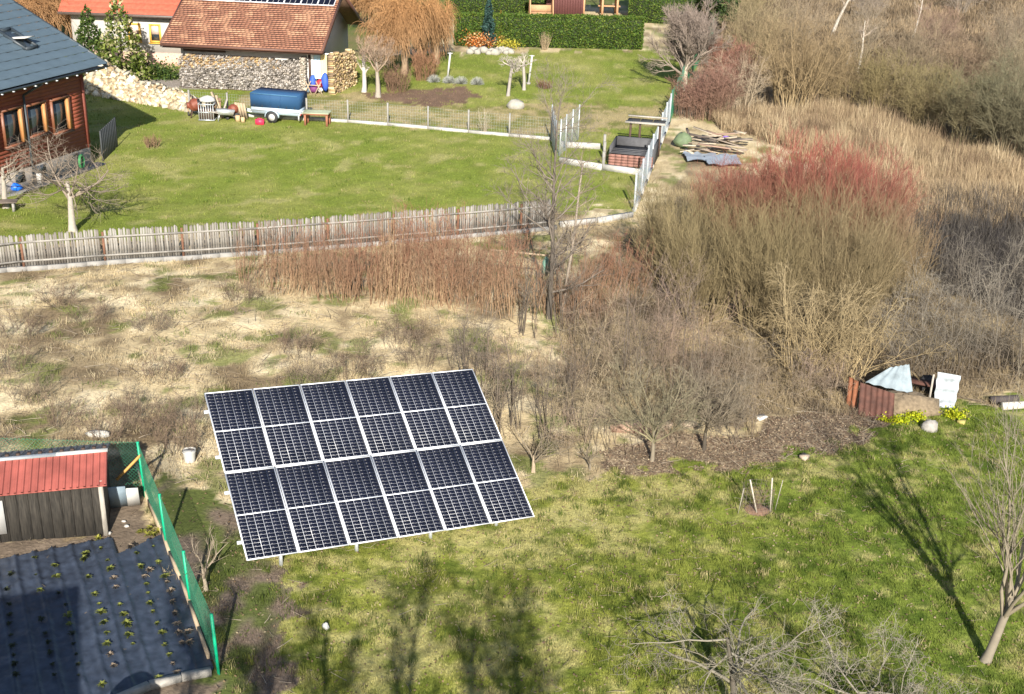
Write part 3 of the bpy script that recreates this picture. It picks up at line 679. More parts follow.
# ------------------------------------------------------------------ white house and garage behind
def house_white():
    c = g(180, 66); fr = Fr((c[0], 75.6, 0), math.radians(-3)); root = thing('white_house', fr(-2, 0), 'white rendered house with an orange-red tiled roof and yellow window frames', 'house')
    x0, x1 = -6.6, 4.0; h = 3.1
    ren = mat('white_render', (.44, .42, .395), .8, var=.05, scale=3)
    MB(fr).b2((x0, .0, .7), (x1, 8, h)).build('wall', ren, root); MB(fr).b2((x0-.02, -.04, -.2), (x1, 8, .7)).build('plinth', mat('pink_brick', (.5, .33, .26), .85, var=.25, scale=12), root)
    tn = math.tan(math.radians(38)); red = mat('orange_tile', (.33, .075, .04), .75, var=.25, scale=5); ez = 3.0; R = 4.6
    for k in range(13):
        s0, s1 = R*k/13, R*(k+1)/13+.04; b = MB(fr); nseg = 48
        V = []; 
        for i in range(nseg+1):
            x = x0-.5+(x1-x0+.6)*i/nseg; dz = .03*(i % 2); V += [(x, -.6+s0, ez+s0*tn+.0), (x, -.6+s0, ez+s0*tn+.07+dz), (x, -.6+s1, ez+s1*tn+.02+dz)]
        F = []
        for i in range(nseg): a = 3*i; F += [(a, a+3, a+4, a+1), (a+1, a+4, a+5, a+2)]
        b.add(V, F).build('roof_course', red, root)
    MB(fr).slab([(x0-.45, -.55, ez-.02), (x0-.45, R-.6, ez+R*tn-.02), (x0-.45, 8.6, ez-.02)], (.1, 0, 0)).build('gable_board', DARKW, root)
    MB(fr).slab([(x0-.5, R-.6, ez+R*tn), (x0-.5, 8.7, ez), (x0-.5, 8.7, ez+.08), (x0-.5, R-.6, ez+R*tn+.08)], (x1-x0+.6, 0, 0)).build('roof_slope', red, root)
    MB(fr).b2((x0-.5, -.72, ez-.12), (x1+.1, -.56, ez+.04)).build('gutter', mat('brown_gutter', (.10, .075, .065), .5), root)
    MB(fr).b2((x0-.45, -.56, ez-.08), (x1, .02, ez-.05)).build('soffit', DARKW, root)
    yel = mat('yellow_frame', (.62, .36, .06), .6)
    for (a, b_, y0, y1) in ((149.5, 161.2, 24, 42.5), (128, 141, 23, 41), (165, 176, 24.5, 43)):
        if a > 164: continue
        p, q = fr.hit(a, (y0+y1)/2), fr.hit(b_, (y0+y1)/2); t, u = fr.hit((a+b_)/2, y0), fr.hit((a+b_)/2, y1); X0, X1, Z0, Z1 = p[0], q[0], u[2], t[2]; w_ = .11
        f = MB(fr).b2((X0, -.05, Z0), (X0+w_, .03, Z1)).b2((X1-w_, -.05, Z0), (X1, .03, Z1)).b2((X0+w_, -.05, Z0), (X1-w_, .03, Z0+w_)).b2((X0+w_, -.05, Z1-w_), (X1-w_, .03, Z1)).build('window', yel, root)
        MB(fr).b2((X0+w_, -.012, Z0+w_), (X1-w_, -.004, Z1-w_)).build('pane', GLASS, f)
        MB(fr).b2((X0+w_+.03, -.03, Z1-w_-.5), (X1-w_-.03, -.02, Z1-w_)).build('curtain', mat('lace_curtain', (.55, .42, .36), .8), f)
        MB(fr).b2((X0-.05, -.14, Z0-.06), (X1+.05, -.05, Z0-.01)).build('sill', yel, f)
    MB(fr).cyl((1.5, 2.2, ez+2), (1.5, 2.2, ez+3.4), .3, n=4).build('chimney', red, root)
house_white()
def logs(fr, x0, x1, z0, ztop, y, depth, rr, cols, rng, name, root, stag=True):
    b = MB(fr); z = z0+rr
    while z < max(ztop(x0), ztop(x1), ztop((x0+x1)/2)):
        x = x0+rr*(1 if rng.rand() < .5 else .4)
        while x < x1:
            r = rr*rng.uniform(.7, 1.15)
            if z < ztop(x)+rng.normal(0, .04):
                c = np.array(cols[rng.randint(len(cols))])*rng.uniform(.65, 1.25); yo = rng.uniform(-.09, .05)
                b.cyl((x+rng.normal(0, .015), y+yo, z+rng.normal(0, .015)), (x, y+depth, z), r, r, rng.randint(4, 7), c)
            x += rr*1.9
        z += rr*1.62
    o = b.build(name, PIECE, root); o['kind'] = 'stuff'; return o
def garage():
    c = g(180, 87.6); az = math.radians(-6); fr = Fr((c[0], c[1]+.75, 0), az); rng = RS(6)
    root = thing('garage', fr(0, 0), 'white outbuilding with a mottled brown shingle roof carrying solar panels', 'garage')
    p = fr.hit(311, 80, 0); q = fr.hit(333, 75, 0); L1, L2 = p[0], q[0]; ez = 2.45; R = 5.0; D = 8.6; tn = .5
    ren = mat('white_render', (.44, .42, .395)); grey = mat('grey_shaded_board', (.30, .33, .38), .8, var=.08)
    MB(fr).b2((0, 0, -.1), (L1-.1, .2, ez+.1)).b2((0, .2, -.1), (.2, D, ez+.1)).b2((0.2, D-.2, -.1), (L1-.1, D, ez+.2)).build('wall', ren, root)
    MB(fr).slab([(L1+.05, 0, -.1), (L1+.05, D, -.1), (L1+.05, D, ez), (L1+.05, 4.15, ez+2.4), (L1+.05, 0, ez+.3)], (-.15, 0, 0)).build('gable_wall', ren, root)
    x0, x1 = -.75, fr.hit(321.5, 52, -.85)[0]
    rt = mat('shingle', (1, 1, 1), .9, var=.1, scale=9, attr=True); z = 0
    ys0 = -.85
    MB(fr).slab([(x0, ys0, ez-.06), (x0, ys0+R, ez-.06+R*tn), (x0, ys0+R, ez+.0+R*tn), (x0, ys0, ez)], (x1-x0, 0, 0)).build('roof_deck', DARKW, root)
    MB(fr).slab([(x0, ys0+R, ez-.06+R*tn), (x0, ys0+2*R, ez-.06), (x0, ys0+2*R, ez+.04), (x0, ys0+R, ez+.04+R*tn)], (x1-x0, 0, 0)).build('rear_roof', mat('brown_roof', (.2, .12, .08), .9, var=.3), root)
    b = MB(fr); rows = 30; nl = .13
    for k in range(rows):
        s0 = R*k/rows; s1 = s0+R/rows*1.15; x = x0-rng.uniform(0, .3)
        while x < x1:
            wd_ = .24; xa, xb = max(x, x0), min(x+wd_, x1); n = vnoise(np.array([x]), np.array([s0*1.5]), .55, 5)[0]+.2*rng.rand()
            c_ = np.array((.285, .13, .08))*rng.uniform(.9, 1.08)+np.array((.16, .11, .065))*float(sstep(.62, .95, n))
            if xb-xa > .04: b.slab([(xa, ys0+s0, ez+s0*tn+.005), (xa, ys0+s0, ez+s0*tn+.03), (xa, ys0+s1, ez+s1*tn+.012)], (xb-xa-.012, 0, 0), c_)
            x += wd_
    b.build('shingle', rt, root, attr=True)['kind'] = 'stuff'
    tr = mat('brown_trim', (.11, .05, .035), .6)
    for x in (x0-.08, x1): MB(fr).slab([(x, ys0-.02, ez-.2), (x, ys0+R, ez-.2+R*tn), (x, ys0+R, ez+.07+R*tn), (x, ys0-.02, ez+.07)], (.08, 0, 0)).build('verge_board', tr, root)
    for x in (x1,): MB(fr).slab([(x, ys0+R, ez-.2+R*tn), (x, ys0+2*R, ez-.2), (x, ys0+2*R, ez+.07), (x, ys0+R, ez+.07+R*tn)], (.08, 0, 0)).build('verge_board', tr, root)
    MB(fr).b2((x0, ys0-.14, ez-.14), (x1+.08, ys0-.02, ez-.0)).build('gutter', tr, root)
    MB(fr).b2((x0, ys0, ez-.24), (x1, .0, ez-.2)).build('soffit', DARKW, root)
    MB(fr).b2((.2, -.14, ez-.5), (2.6, -.02, ez-.24)).build('eave_beam', DARKW, root)
    # solar panels along the upper roof
    s0 = 3.62; cell = MATS['solar_cell']; al = MATS['aluminium_frame']; sw = 1.0
    for i in range(9):
        xa = x1-.15-(i+1)*sw*.985; 
        m = MB(fr).slab([(xa, ys0+s0, ez+s0*tn+.09), (xa, ys0+s0+1.35, ez+(s0+1.35)*tn+.09), (xa, ys0+s0+1.35, ez+(s0+1.35)*tn+.12), (xa, ys0+s0, ez+s0*tn+.12)], (sw*.965, 0, 0)).build('solar_panel', al, root)
        for j in range(3):
            MB(fr).slab([(xa+.035+j*.305, ys0+s0+.04, ez+(s0+.04)*tn+.123), (xa+.035+j*.305, ys0+s0+1.3, ez+(s0+1.3)*tn+.123), (xa+.035+j*.305, ys0+s0+1.3, ez+(s0+1.3)*tn+.128), (xa+.035+j*.305, ys0+s0+.04, ez+(s0+.04)*tn+.128)], (.29, 0, 0)).build('cell_strip', cell, m)
    # open bay: posts and hanging cloths
    pw = mat('white_post', (.7, .66, .6), .8)
    MB(fr).b2((L1+.02, -.1, ez-.34), (L2, -.03, ez-.26)).build('cloth_rail', pw, root)
    for px in (L1-.02, L2-.03): MB(fr).b2((px-.07, -.12, 0), (px+.07, .02, ez-.2)).build('post', pw if px > L1 else DARKW, root)
    # firewood stacked along the front wall
    t = thing('firewood_stack', fr(3, -.45), 'long grey stack of split firewood along the front wall of the garage', 'firewood stack')
    def top(x): return 1.9-.0*x
    grey_ = [(.27, .245, .225), (.2, .18, .165), (.34, .31, .285), (.13, .115, .1), (.25, .22, .19)]; yel_ = [(.36, .25, .13), (.28, .19, .1), (.38, .3, .2), (.2, .15, .11)]
    logs(fr, .05, L1-.45, .0, lambda x: min(1.95, 1.05+.10*abs(math.sin(x*2.1))+.1*x), -.62, .55, .062, grey_, rng, 'grey_log', t)
    logs(fr, .02, 6.0, 1.1, lambda x: 1.92+.1*math.sin(x*1.7)-.06*abs(x-3), -.55, .5, .062, yel_+grey_[:2], rng, 'yellow_log', t)
    logs(fr, L1-.46, L1-.14, .0, lambda x: 1.95, -.63, .58, .06, [(.4, .36, .3), (.3, .26, .22)], rng, 'end_log', t)
    MB(fr).b2((0, -.66, -.02), (L1, -.05, .04)).build('pallet_base', DARKW, t)
    # banners in the bay
    cl = [('white_cloth', .52, (.8, .8, .8), .38, 'white cloth hanging at the left of the garage bay'), ('pale_blue_cloth', .88, (.45, .62, .75), .36, 'pale blue cloth hanging in the middle of the garage bay'), ('yellow_cloth', 1.22, (.68, .58, .3), .36, 'cream and yellow cloth hanging at the right of the garage bay')]
    for nm, f, col, w_, lab in cl:
        X = L1-.12+(f-.4)*(L2-L1)/1.15; n = 10; V = []; z0 = .75
        for i in range(n+1):
            a = i/n; yy = -.06+.03*math.sin(i*2.3); V += [(X+a*w_-.18, yy, ez-.35), (X+a*w_-.18, yy+.03, z0)]
        F = [(2*i, 2*i+2, 2*i+3, 2*i+1) for i in range(n)]; b = MB(fr); b.add(V, F); b.add(np.array(V)+[0, .012, 0], [f_[::-1] for f_ in F])
        o = b.build(nm, mat(nm, col, .8, var=.1, scale=3), None, fr(X, -.05, ez-.35)); tag(o, lab, 'cloth')
    for nm, dx, z, s, col, lab in (('blue_sack', .28, .55, (.2, .2, .42), (.03, .09, .45), 'blue bulging sack at the left of the garage bay'), ('blue_sack', 1.1, .6, (.2, .2, .5), (.02, .12, .55), 'blue bulging sack at the right of the garage bay'), ('red_bag', .72, .5, (.2, .18, .25), (.5, .02, .03), 'red bag on the heap in the garage bay'), ('purple_bag', .4, .22, (.25, .2, .22), (.14, .03, .12), 'dark purple bag at the bottom of the garage bay heap'), ('white_bag', .8, .2, (.16, .15, .14), (.7, .7, .7), 'small white bag in front of the garage bay heap'), ('grey_bag', -.05, .22, (.2, .22, .24), (.12, .17, .22), 'dark blue-grey sack at the corner of the firewood stack')):
        p = fr(L1-.1+dx*.95*(L2-L1)/1.4, -.3 if z < .4 else -.16, z); o = MB().blob(p, s, rng, 9, 6, .18).build(nm, mat(nm+'_m', col, .7, var=.1), None, p); tag(o, lab, 'sack' if 'sack' in nm else 'bag')
    p = fr(L1+.3, -.62, 0); t = thing('sawhorse', p, 'pale sawhorse standing before the garage bay', 'sawhorse'); f2 = Fr(p, az)
    for s in (-.3, .3):
        for d in (-.22, .22): MB(f2).beam((s+d, -.1, 0), (s-d*.7, .0, .72), .05).build('leg', mat('pale_plank', (.36, .28, .19)), t)
    MB(f2).beam((-.4, -.02, .5), (.42, -.02, .5), .05).build('crossbar', MATS['pale_plank'], t)
    # fresh stack beside the gable, stepping back
    t = thing('fresh_firewood', fr(L2+.6, .4), 'yellowish fresh firewood stack beside the garage gable', 'firewood stack')
    fa = g(334, 95); fb = g(357, 84); f3 = Fr(fa, math.atan2(*(fb-fa)[[1, 0]])); logs(f3, 0, float(np.linalg.norm(fb-fa)), -.05, lambda x: 2.25-.12*x+.1*math.sin(x*3), 0, .32, .07, [(.42, .31, .16), (.34, .24, .12), (.46, .37, .22), (.24, .17, .11)], rng, 'log', t)
    return fr, L1, L2
gfr, GL1, GL2 = garage()
def split_heap():
    rng = RS(14); p = g(135, 112); t = thing('split_wood_heap', p, 'big heap of fresh pale split firewood on the lawn', 'firewood heap')
    pts = [(86, 105), (100, 108), (130, 114), (160, 118), (188, 118)]; b = MB(); n = 0
    A = g(78, 93); B = g(191, 112); d = (B-A); Ld = np.linalg.norm(d); d /= Ld; nv = np.array([-d[1], d[0], 0])
    cols = [(.54, .47, .32), (.48, .40, .26), (.58, .53, .42), (.34, .25, .15), (.44, .39, .3)]; W_ = 2.6
    big = []
    for i in range(1500):
        u = rng.rand(); v = rng.uniform(0, 1.0); hh = 1.55*(1-abs(2*v-1)**1.3)*(min(1, (1-u)*2.4)**.9)*(.75+.25*math.sin(u*7+1)); z = max(hh*rng.uniform(.55, 1.0), .06)
        c = A+d*(u*Ld)+nv*(v*W_*(.6+.4*(1-u))); c[2] = z+.02; q = Matrix.Rotation(rng.uniform(0, 6.28), 3, Vector(nrm(rng.normal(0, 1, 3)))); col = np.array(cols[rng.randint(5)])*rng.uniform(.7, 1.15)
        s = rng.uniform(.8, 1.3); l = .36*s; w_ = .14*s; V = np.array([[-l/2, -w_, -w_*.6], [-l/2, w_, -w_*.6], [-l/2, 0, w_*.8], [l/2, -w_, -w_*.6], [l/2, w_, -w_*.6], [l/2, 0, w_*.8]])@np.array(q).T+c
        b.add(V, [(0, 1, 2), (3, 5, 4), (0, 3, 4, 1), (1, 4, 5, 2), (2, 5, 3, 0)], col)
    b.build('split_log', PIECE, t)['kind'] = 'stuff'
    V = []
    core = MB(); n = 16
    for j in range(9):
        v = j/8
        for i in range(n+1):
            u = i/n; hh = 1.4*(1-abs(2*v-1)**1.3)*(min(1, (1-u)*2.4)**.9)*(.75+.25*math.sin(u*7+1)); c = A+d*(u*Ld)+nv*(v*W_*(.6+.4*(1-u))); V.append([c[0], c[1], hh*.86-.02])
    core.add(V, [(j*(n+1)+i, j*(n+1)+i+1, (j+1)*(n+1)+i+1, (j+1)*(n+1)+i) for j in range(8) for i in range(n)], (.42, .33, .2)); core.build('inner_wood', PIECE, t)
split_heap()

# ------------------------------------------------------------------ trailer, table and yard clutter
def trailer():
    a = g(251, 121); b = g(299, 124.5); d = b-a; az = math.atan2(d[1], d[0]); c = (a+b)/2; fr = Fr(c, az); t = thing('box_trailer', c, 'small two-wheeled trailer with a blue tarpaulin cover', 'trailer'); L = np.linalg.norm(d)*1.0; W_ = 1.25
    bl = mat('blue_tarpaulin', (.012, .06, .15), .8, var=.04, scale=2); al = mat('trailer_panel', (.48, .58, .68), .5, .2, var=.08)
    b = MB(fr); x0, x1 = -L/2+.02, L/2; z0, z1 = .74, 1.42
    n = 8
    b.slab([(x0, 0, z0), (x1, 0, z0), (x1, 0, z1-.02), (x1-.06, 0, z1+.03), (x0+.06, 0, z1+.05), (x0, 0, z1)], (0, W_, 0)); b.build('tarpaulin', bl, t)
    MB(fr).slab([(x0+.05, -.012, z1+.02), (x1-.05, -.012, z1), (x1-.05, -.012, z1-.05), (x0+.05, -.012, z1-.03)], (0, .011, 0)).build('tarpaulin_hem', mat('faded_blue', (.05, .14, .26), .8), t)
    for i in range(3): MB(fr).cyl((x0+.5+i*.55, -.008, z0+.02), (x0+.52+i*.55, -.008, z1-.05), .014, n=6).build('tarpaulin_fold', bl, t)
    for i in range(6): MB(fr).b2((x0+.2+i*(x1-x0-.4)/5-.012, -.014, z0), (x0+.2+i*(x1-x0-.4)/5+.012, -.002, z0+.12)).build('strap', BLACK, t)
    MB(fr).b2((x0+.02, .02, .42), (x1-.02, W_-.02, z0)).build('body', al, t)
    MB(fr).b2((x0, -.012, .56), (x1, .016, .60)).build('side_rail', GALV, t)
    MB(fr).b2((x0+.1, .2, .34), (x1-.05, .28, .42)).b2((x0+.1, W_-.28, .34), (x1-.05, W_-.2, .42)).build('chassis', GALV, t)
    for y in (-.14, W_+.02):
        w_ = MB(fr).cyl((-.1, y, .29), (-.1, y+.15, .29), .29, n=18).build('wheel', BLACK, t); MB(fr).cyl((-.1, y-.01 if y < 0 else y+.16, .29), (-.1, y+.02, .29), .17, n=14).build('rim', WHITE, w_)
        tt = np.linspace(0, math.pi, 9); pr = [(-.1+.38*math.cos(q), .29+.36*math.sin(q)) for q in tt]+[(-.1+.35*math.cos(q), .29+.33*math.sin(q)) for q in tt[::-1]]
        MB(fr).slab([(x, y-.02, z) for x, z in pr], (0, .2, 0)).build('mudguard', al, t)
    MB(fr).beam((x0, W_/2-.3, .38), (x0-1.0, W_/2, .42), .07).beam((x0, W_/2+.3, .38), (x0-1.0, W_/2, .42), .07).build('drawbar', GALV, t); MB(fr).cyl((x0-.85, W_/2, 0), (x0-.85, W_/2, .55), .04, n=8).build('jockey_wheel', GALV, t)
    MB(fr).b2((x1-.0, .06, .42), (x1+.04, W_-.06, .5)).build('tail_bar', WHITE, t)
    for y in (.12, W_-.3): MB(fr).b2((x1+.04, y, .42), (x1+.06, y+.18, .5)).build('tail_lamp', mat('red_lens', (.5, .02, .02), .3), t)
    MB(fr).b2((x1+.04, W_/2-.24, .5), (x1+.055, W_/2+.24, .6)).build('number_plate', WHITE, t)
    MB(fr).b2((x1-.03, -.03, .2), (x1+.03, .03, .45)).b2((x1-.03, W_-.03, .2), (x1+.03, W_+.03, .45)).build('prop_stand', WHITE, t)
trailer()
p = g(260, 124.5); t = thing('red_crate', p, 'small bright pinkish-red canister on the grass beside the trailer wheel', 'canister'); MB(Fr(p, 0)).box((0, 0, .14), (.42, .25, .27)).build('body', mat('pinkred', (.6, .03, .08), .5), t); MB(Fr(p, 0)).box((0, 0, .3), (.2, .06, .05)).build('handle', mat('pinkred', (.6, .03, .08)), t)
def table():
    p = g(317, 125); fr = Fr(p, -.06); t = thing('garden_table', p, 'low workbench with red-brown legs and a pale top right of the trailer', 'table'); lg = mat('redbrown_wood', (.3, .12, .07), .8)
    for x in (-.55, .55):
        for y in (-.2, .4): MB(fr).b2((x-.05, y-.05, 0), (x+.05, y+.05, .62)).build('leg', lg, t)
    MB(fr).b2((-.62, -.28, .55), (.62, .48, .62)).build('frame', lg, t)
    for i in range(5): MB(fr).b2((-.66, -.31+i*.165, .622), (.66, -.16+i*.165, .66)).build('slat', mat('greenish_board', (.36, .40, .28), .8), t)
table()
def mixer(px, py, az, lab, s=1.0):
    p = g(px, py); fr = Fr(p, az); t = thing('concrete_mixer', p, lab, 'concrete mixer'); og = mat('mixer_orange', (.17, .045, .025), .6, var=.25)
    fr.M = fr.M*s; tt = 16; a = np.array([0, 0, .85]); d = nrm(np.array([.5, -.55, .45]))
    MB(fr).cyl(a-d*.42, a-d*.15, .25, .42, tt).cyl(a-d*.15, a+d*.1, .42, .42, tt, cap=False).cyl(a+d*.1, a+d*.45, .42, .22, tt, cap=False).build('drum', og, t)
    MB(fr).cyl(a+d*.41, a+d*.415, .21, n=tt).build('mouth', BLACK, t)
    MB(fr).beam((-.4, -.35, 0), (-.1, 0, .7), .06).beam((.4, -.35, 0), (.1, 0, .7), .06).beam((-.4, .4, 0), (0, .1, .65), .06).beam((.4, .4, 0), (0, .1, .65), .06).build('frame', DARKW, t)
    for x in (-.42, .42): MB(fr).cyl((x-.04, .42, .15), (x+.04, .42, .15), .16, n=14).build('wheel', BLACK, t)
    MB(fr).box((-.42, .1, .8), (.25, .3, .35)).build('motor_box', og, t)
mixer(196, 117, .4, 'rusty orange concrete mixer at the end of the firewood heap', .75)
mixer(234, 119, 1.4, 'orange concrete mixer drum standing left of the trailer', .6)
def clutter():
    rng = RS(3)
    p = g(208, 120); fr = Fr(p, .0); t = thing('metal_crate', p, 'grey barred crate between the mixers', 'crate')
    for i in range(7): MB(fr).b2((-.36+i*.12-.015, -.3, .04), (-.36+i*.12+.015, -.27, .82)).build('bar', GALV, t)
    for z in (.03, .42, .82): MB(fr).b2((-.4, -.31, z), (.4, -.26, z+.05)).b2((-.4, .26, z), (.4, .3, z+.05)).b2((-.4, -.26, z), (-.36, .26, z+.05)).b2((.36, -.26, z), (.4, .26, z+.05)).build('rim', GALV, t)
    MB(fr).b2((-.35, -.24, .05), (.35, .25, .6)).build('contents', DARKW, t)
    p2 = p+[0, .1, .9]; o = MB().blob(p2+[0, 0, .13], (.42, .3, .18), rng, 9, 5, .15).build('white_sack', WHITE, None, p2); tag(o, 'white sack lying on top of the barred crate', 'sack')
    pal = mat('pale_plank', (.36, .28, .19))
    for i, (x, l, s, lab) in enumerate([(217, 1.5, .5, 'tall pale plank leaning left among the yard clutter'), (220, 1.3, .35, 'shorter pale plank leaning beside the taller one'), (224, 1.1, -.3, 'grey plank leaning right among the yard clutter')]):
        p = g(x, 118); o = MB().beam(p+[s*.5, 0, 0], p+[-s*.5, .25, l*.85], .16, .035).build('leaning_plank', pal if i < 2 else OLDW, None, p); tag(o, lab, 'plank')
    p = g(226, 120.5); t = thing('wheelbarrow', p, 'grey wheelbarrow tipped among the yard clutter', 'wheelbarrow'); fr = Fr(p, .3)
    MB(fr).slab([(-.35, -.25, .35), (.35, -.25, .3), (.45, -.3, .55), (-.45, -.3, .6)], (0, .5, 0)).build('tray', GALV, t); MB(fr).cyl((.55, -.04, .18), (.55, .04, .18), .18, n=14).build('wheel', BLACK, t)
    for y in (-.22, .22): MB(fr).beam((.55, y*.3, .18), (-.9, y, .55), .035).build('handle', OLDW, t)
    for y in (-.2, .2): MB(fr).beam((-.3, y, .38), (-.4, y, 0), .035).build('leg', GALV, t)
    p = g(241, 120); t = thing('plank_panel', p, 'small pale boarded panel leaning just left of the trailer', 'panel'); fr = Fr(p, -.35)
    for i in range(4): MB(fr).box((-.3+i*.16, .12, .45), (.15, .03, .85), rotm('X', .25)).build('plank', pal, t)
    for i, (x, y, s, lab) in enumerate([(238, 121, .13, 'left chunk of wood below the leaning panel'), (243, 122, .11, 'right chunk of wood below the leaning panel')]):
        q = g(x, y); o = MB().cyl(q+[0, 0, 0], q+[0, 0, s*2.2], s, s*.9, 9, (.5, .35, .2)).build('wood_chunk', PIECE, None, q); tag(o, lab, 'log')
    q = g(208, 121); t = thing('brown_pallet', g(214, 119), 'brown pallet upright behind the barred crate', 'pallet'); fr = Fr(g(214, 117), -.1)
    for i in range(6): MB(fr).box((-.35+i*.14, 0, .5), (.1, .03, .95), rotm('X', -.1)).build('slat', mat('brown_slat2', (.2, .12, .08), .9), t)
    for z in (.2, .8): MB(fr).box((0, .04, z), (.85, .05, .08)).build('bearer', DARKW, t)
clutter()

# ------------------------------------------------------------------ far wire fences, gate, concrete edging
def post_fence(pts, sp, h, root, pm, wire, r=.04, mesh=True, base=None, rows=7, cw=.13, wr=.003):
    at, L = polyline(pts); n = max(1, int(round(L/sp))); tops = []
    for i in range(n+1):
        q, a = at(L*i/n*.9999); MB(Fr(q, a)).b2((-r, -r, -.1), (r, r, h)).build('post', pm, root); tops.append((q, a))
    if base:
        b = MB()
        for i in range(n):
            a, b_ = tops[i][0], tops[i+1][0]; MB().beam(a+[0, 0, base/2-.03]+(b_-a)*.012, b_+[0, 0, base/2-.03]-(b_-a)*.012, .14, base).build('concrete_board', EDGE, root)
    if mesh:
        S = []
        for i in range(n):
            a, b_ = tops[i][0], tops[i+1][0]; Ld = np.linalg.norm(b_-a)
            for k in range(rows): z = (base or .05)+(h-.08-(base or .05))*k/(rows-1); S.append((a+[0, 0, z], b_+[0, 0, z]))
            m = int(Ld/cw)
            for k in range(1, m): q = a+(b_-a)*k/m; S.append((q+[0, 0, base or .05], q+[0, 0, h-.08]))
        P = np.array(S); tube_obj('wire_mesh', [(P, np.full((len(P), 2), wr), 3)], root, lambda P, R: np.ones(P.shape)*.5, wire)
    return tops
def far_fences():
    gw = mat('pale_wire', (.45, .5, .5), .5, .3)
    t = thing('wire_fence', g(350, 121), 'low wire fence with concrete posts and a white concrete edging between the two lawns', 'fence')
    post_fence([g(190, 112), g(240, 116), g(331, 122), g(353, 122.5), g(440, 130), g(551, 140)], 2.15, 1.15, t, CONC, gw, base=.17)
    t = thing('wire_gate_fence', g(575, 150), 'pale blue-grey mesh fence panels turning beside the leafless tree', 'fence')
    post_fence([g(551, 140), g(556, 160), g(566, 150), g(578, 140)], 1.1, 1.75, t, GALV, mat('blue_wire', (.32, .37, .42), .5, .2), r=.03, rows=14, cw=.11, wr=.0045)
    t = thing('concrete_edge_wall', g(590, 166), 'low pale concrete edge with a short wire fence below the frame structure', 'wall')
    for a, b in (((560, 163), (602, 170)), ((603.5, 170), (643, 175.5)), ((560, 147), (600, 149))):
        MB().beam(g(*a)+[0, 0, .12], g(*b)+[0, 0, .12], .16, .3).build('concrete_slab', EDGE, t)
    for a in ((603, 170), (604, 152), (604, 160)): MB(Fr(g(*a), 0)).b2((-.06, -.06, 0), (.06, .06, .85)).build('post', CONC, t)
    t = thing('mesh_fence_panels', g(640, 200), 'tall pale galvanised mesh fence running up the slope behind the red-tipped bushes', 'fence')
    post_fence([g(634, 212), g(641, 196), g(650, 172), g(660, 146), g(669, 124)], 2.2, 1.6, t, mat('pale_post', (.36, .39, .41), .6), mat('blue_wire', (.6, .68, .75)), r=.035, base=.15, rows=14, cw=.12, wr=.0035)
    t = thing('green_wire_fence', g(690, 75), 'green wire fence along the right edge of the far lawn', 'fence')
    post_fence([g(670, 122), g(683, 92), g(697, 66), g(712, 42)], 3.4, 1.7, t, mat('dull_green_post', (.04, .12, .09), .6), mat('green_wire', (.03, .2, .11)), r=.035, rows=9, cw=.16, wr=.004)
    t = thing('low_wall', g(600, 222), 'low pale concrete footing continuing the picket fence to the right', 'wall')
    for a, b in (((560, 227), (596, 223)), ((598, 223), (632, 217))): MB().beam(g(*a)+[0, 0, .08], g(*b)+[0, 0, .08], .16, .26).build('concrete_slab', EDGE, t)
far_fences()
def frame_store():
    a = g(608, 166); b = g(652, 170); fr = Fr(a, math.atan2(*(b-a)[[1, 0]])); L = np.linalg.norm(b-a); t = thing('garden_store', a, 'small open store with dark corner posts, a slatted top and a brick-red lower front', 'garden store')
    rb = mat('red_brown_board', (.24, .12, .095), .9, var=.3, scale=7); dk = mat('dark_slatwork', (.07, .07, .075), .8, var=.2)
    n = 7
    for k in range(4):
        for i in range(n): MB(fr).b2((i*L/n+.006, 0, .04+k*.13), ((i+1)*L/n-.006, .12, .04+k*.13+.122)).build('brick', rb, t)
    MB(fr).b2((-.0, .13, .0), (.06, 2.2, .9)).b2((L-.06, .13, 0), (L, 2.2, .9)).b2((0, 2.1, 0), (L, 2.2, .9)).build('side_panel', dk, t)
    MB(fr).b2((.07, .13, .0), (L-.07, 2.09, .5)).build('contents', mat('grey_rubbish', (.16, .15, .14), .9, var=.5, scale=9), t)
    for i in range(7): MB(fr).b2((-.02, .1+i*.15, .58+.02*(i % 2)), (L*.97, .215+i*.15, .62+.02*(i % 2))).build('slat', dk, t)
    for x in (.6, L*.52, L-.02):
        MB(fr).b2((x-.05, 2.5, 0), (x+.05, 2.6, 1.5)).build('post', mat('red_post', (.25, .08, .07), .8) if x > 2 else DARKW, t)
    MB(fr).b2((.35, 2.35, 1.5), (L+.2, 2.7, 1.56)).b2((.35, 3.35, 1.6), (L+.2, 3.5, 1.66)).build('top_beam', OLDW, t)
    for i in range(3): MB(fr).b2((.4+i*(L-.2)/3, 2.72, 1.5), (.36+(i+1)*(L-.2)/3, 3.33, 1.54)).build('roof_panel', BLACK, t)
frame_store()

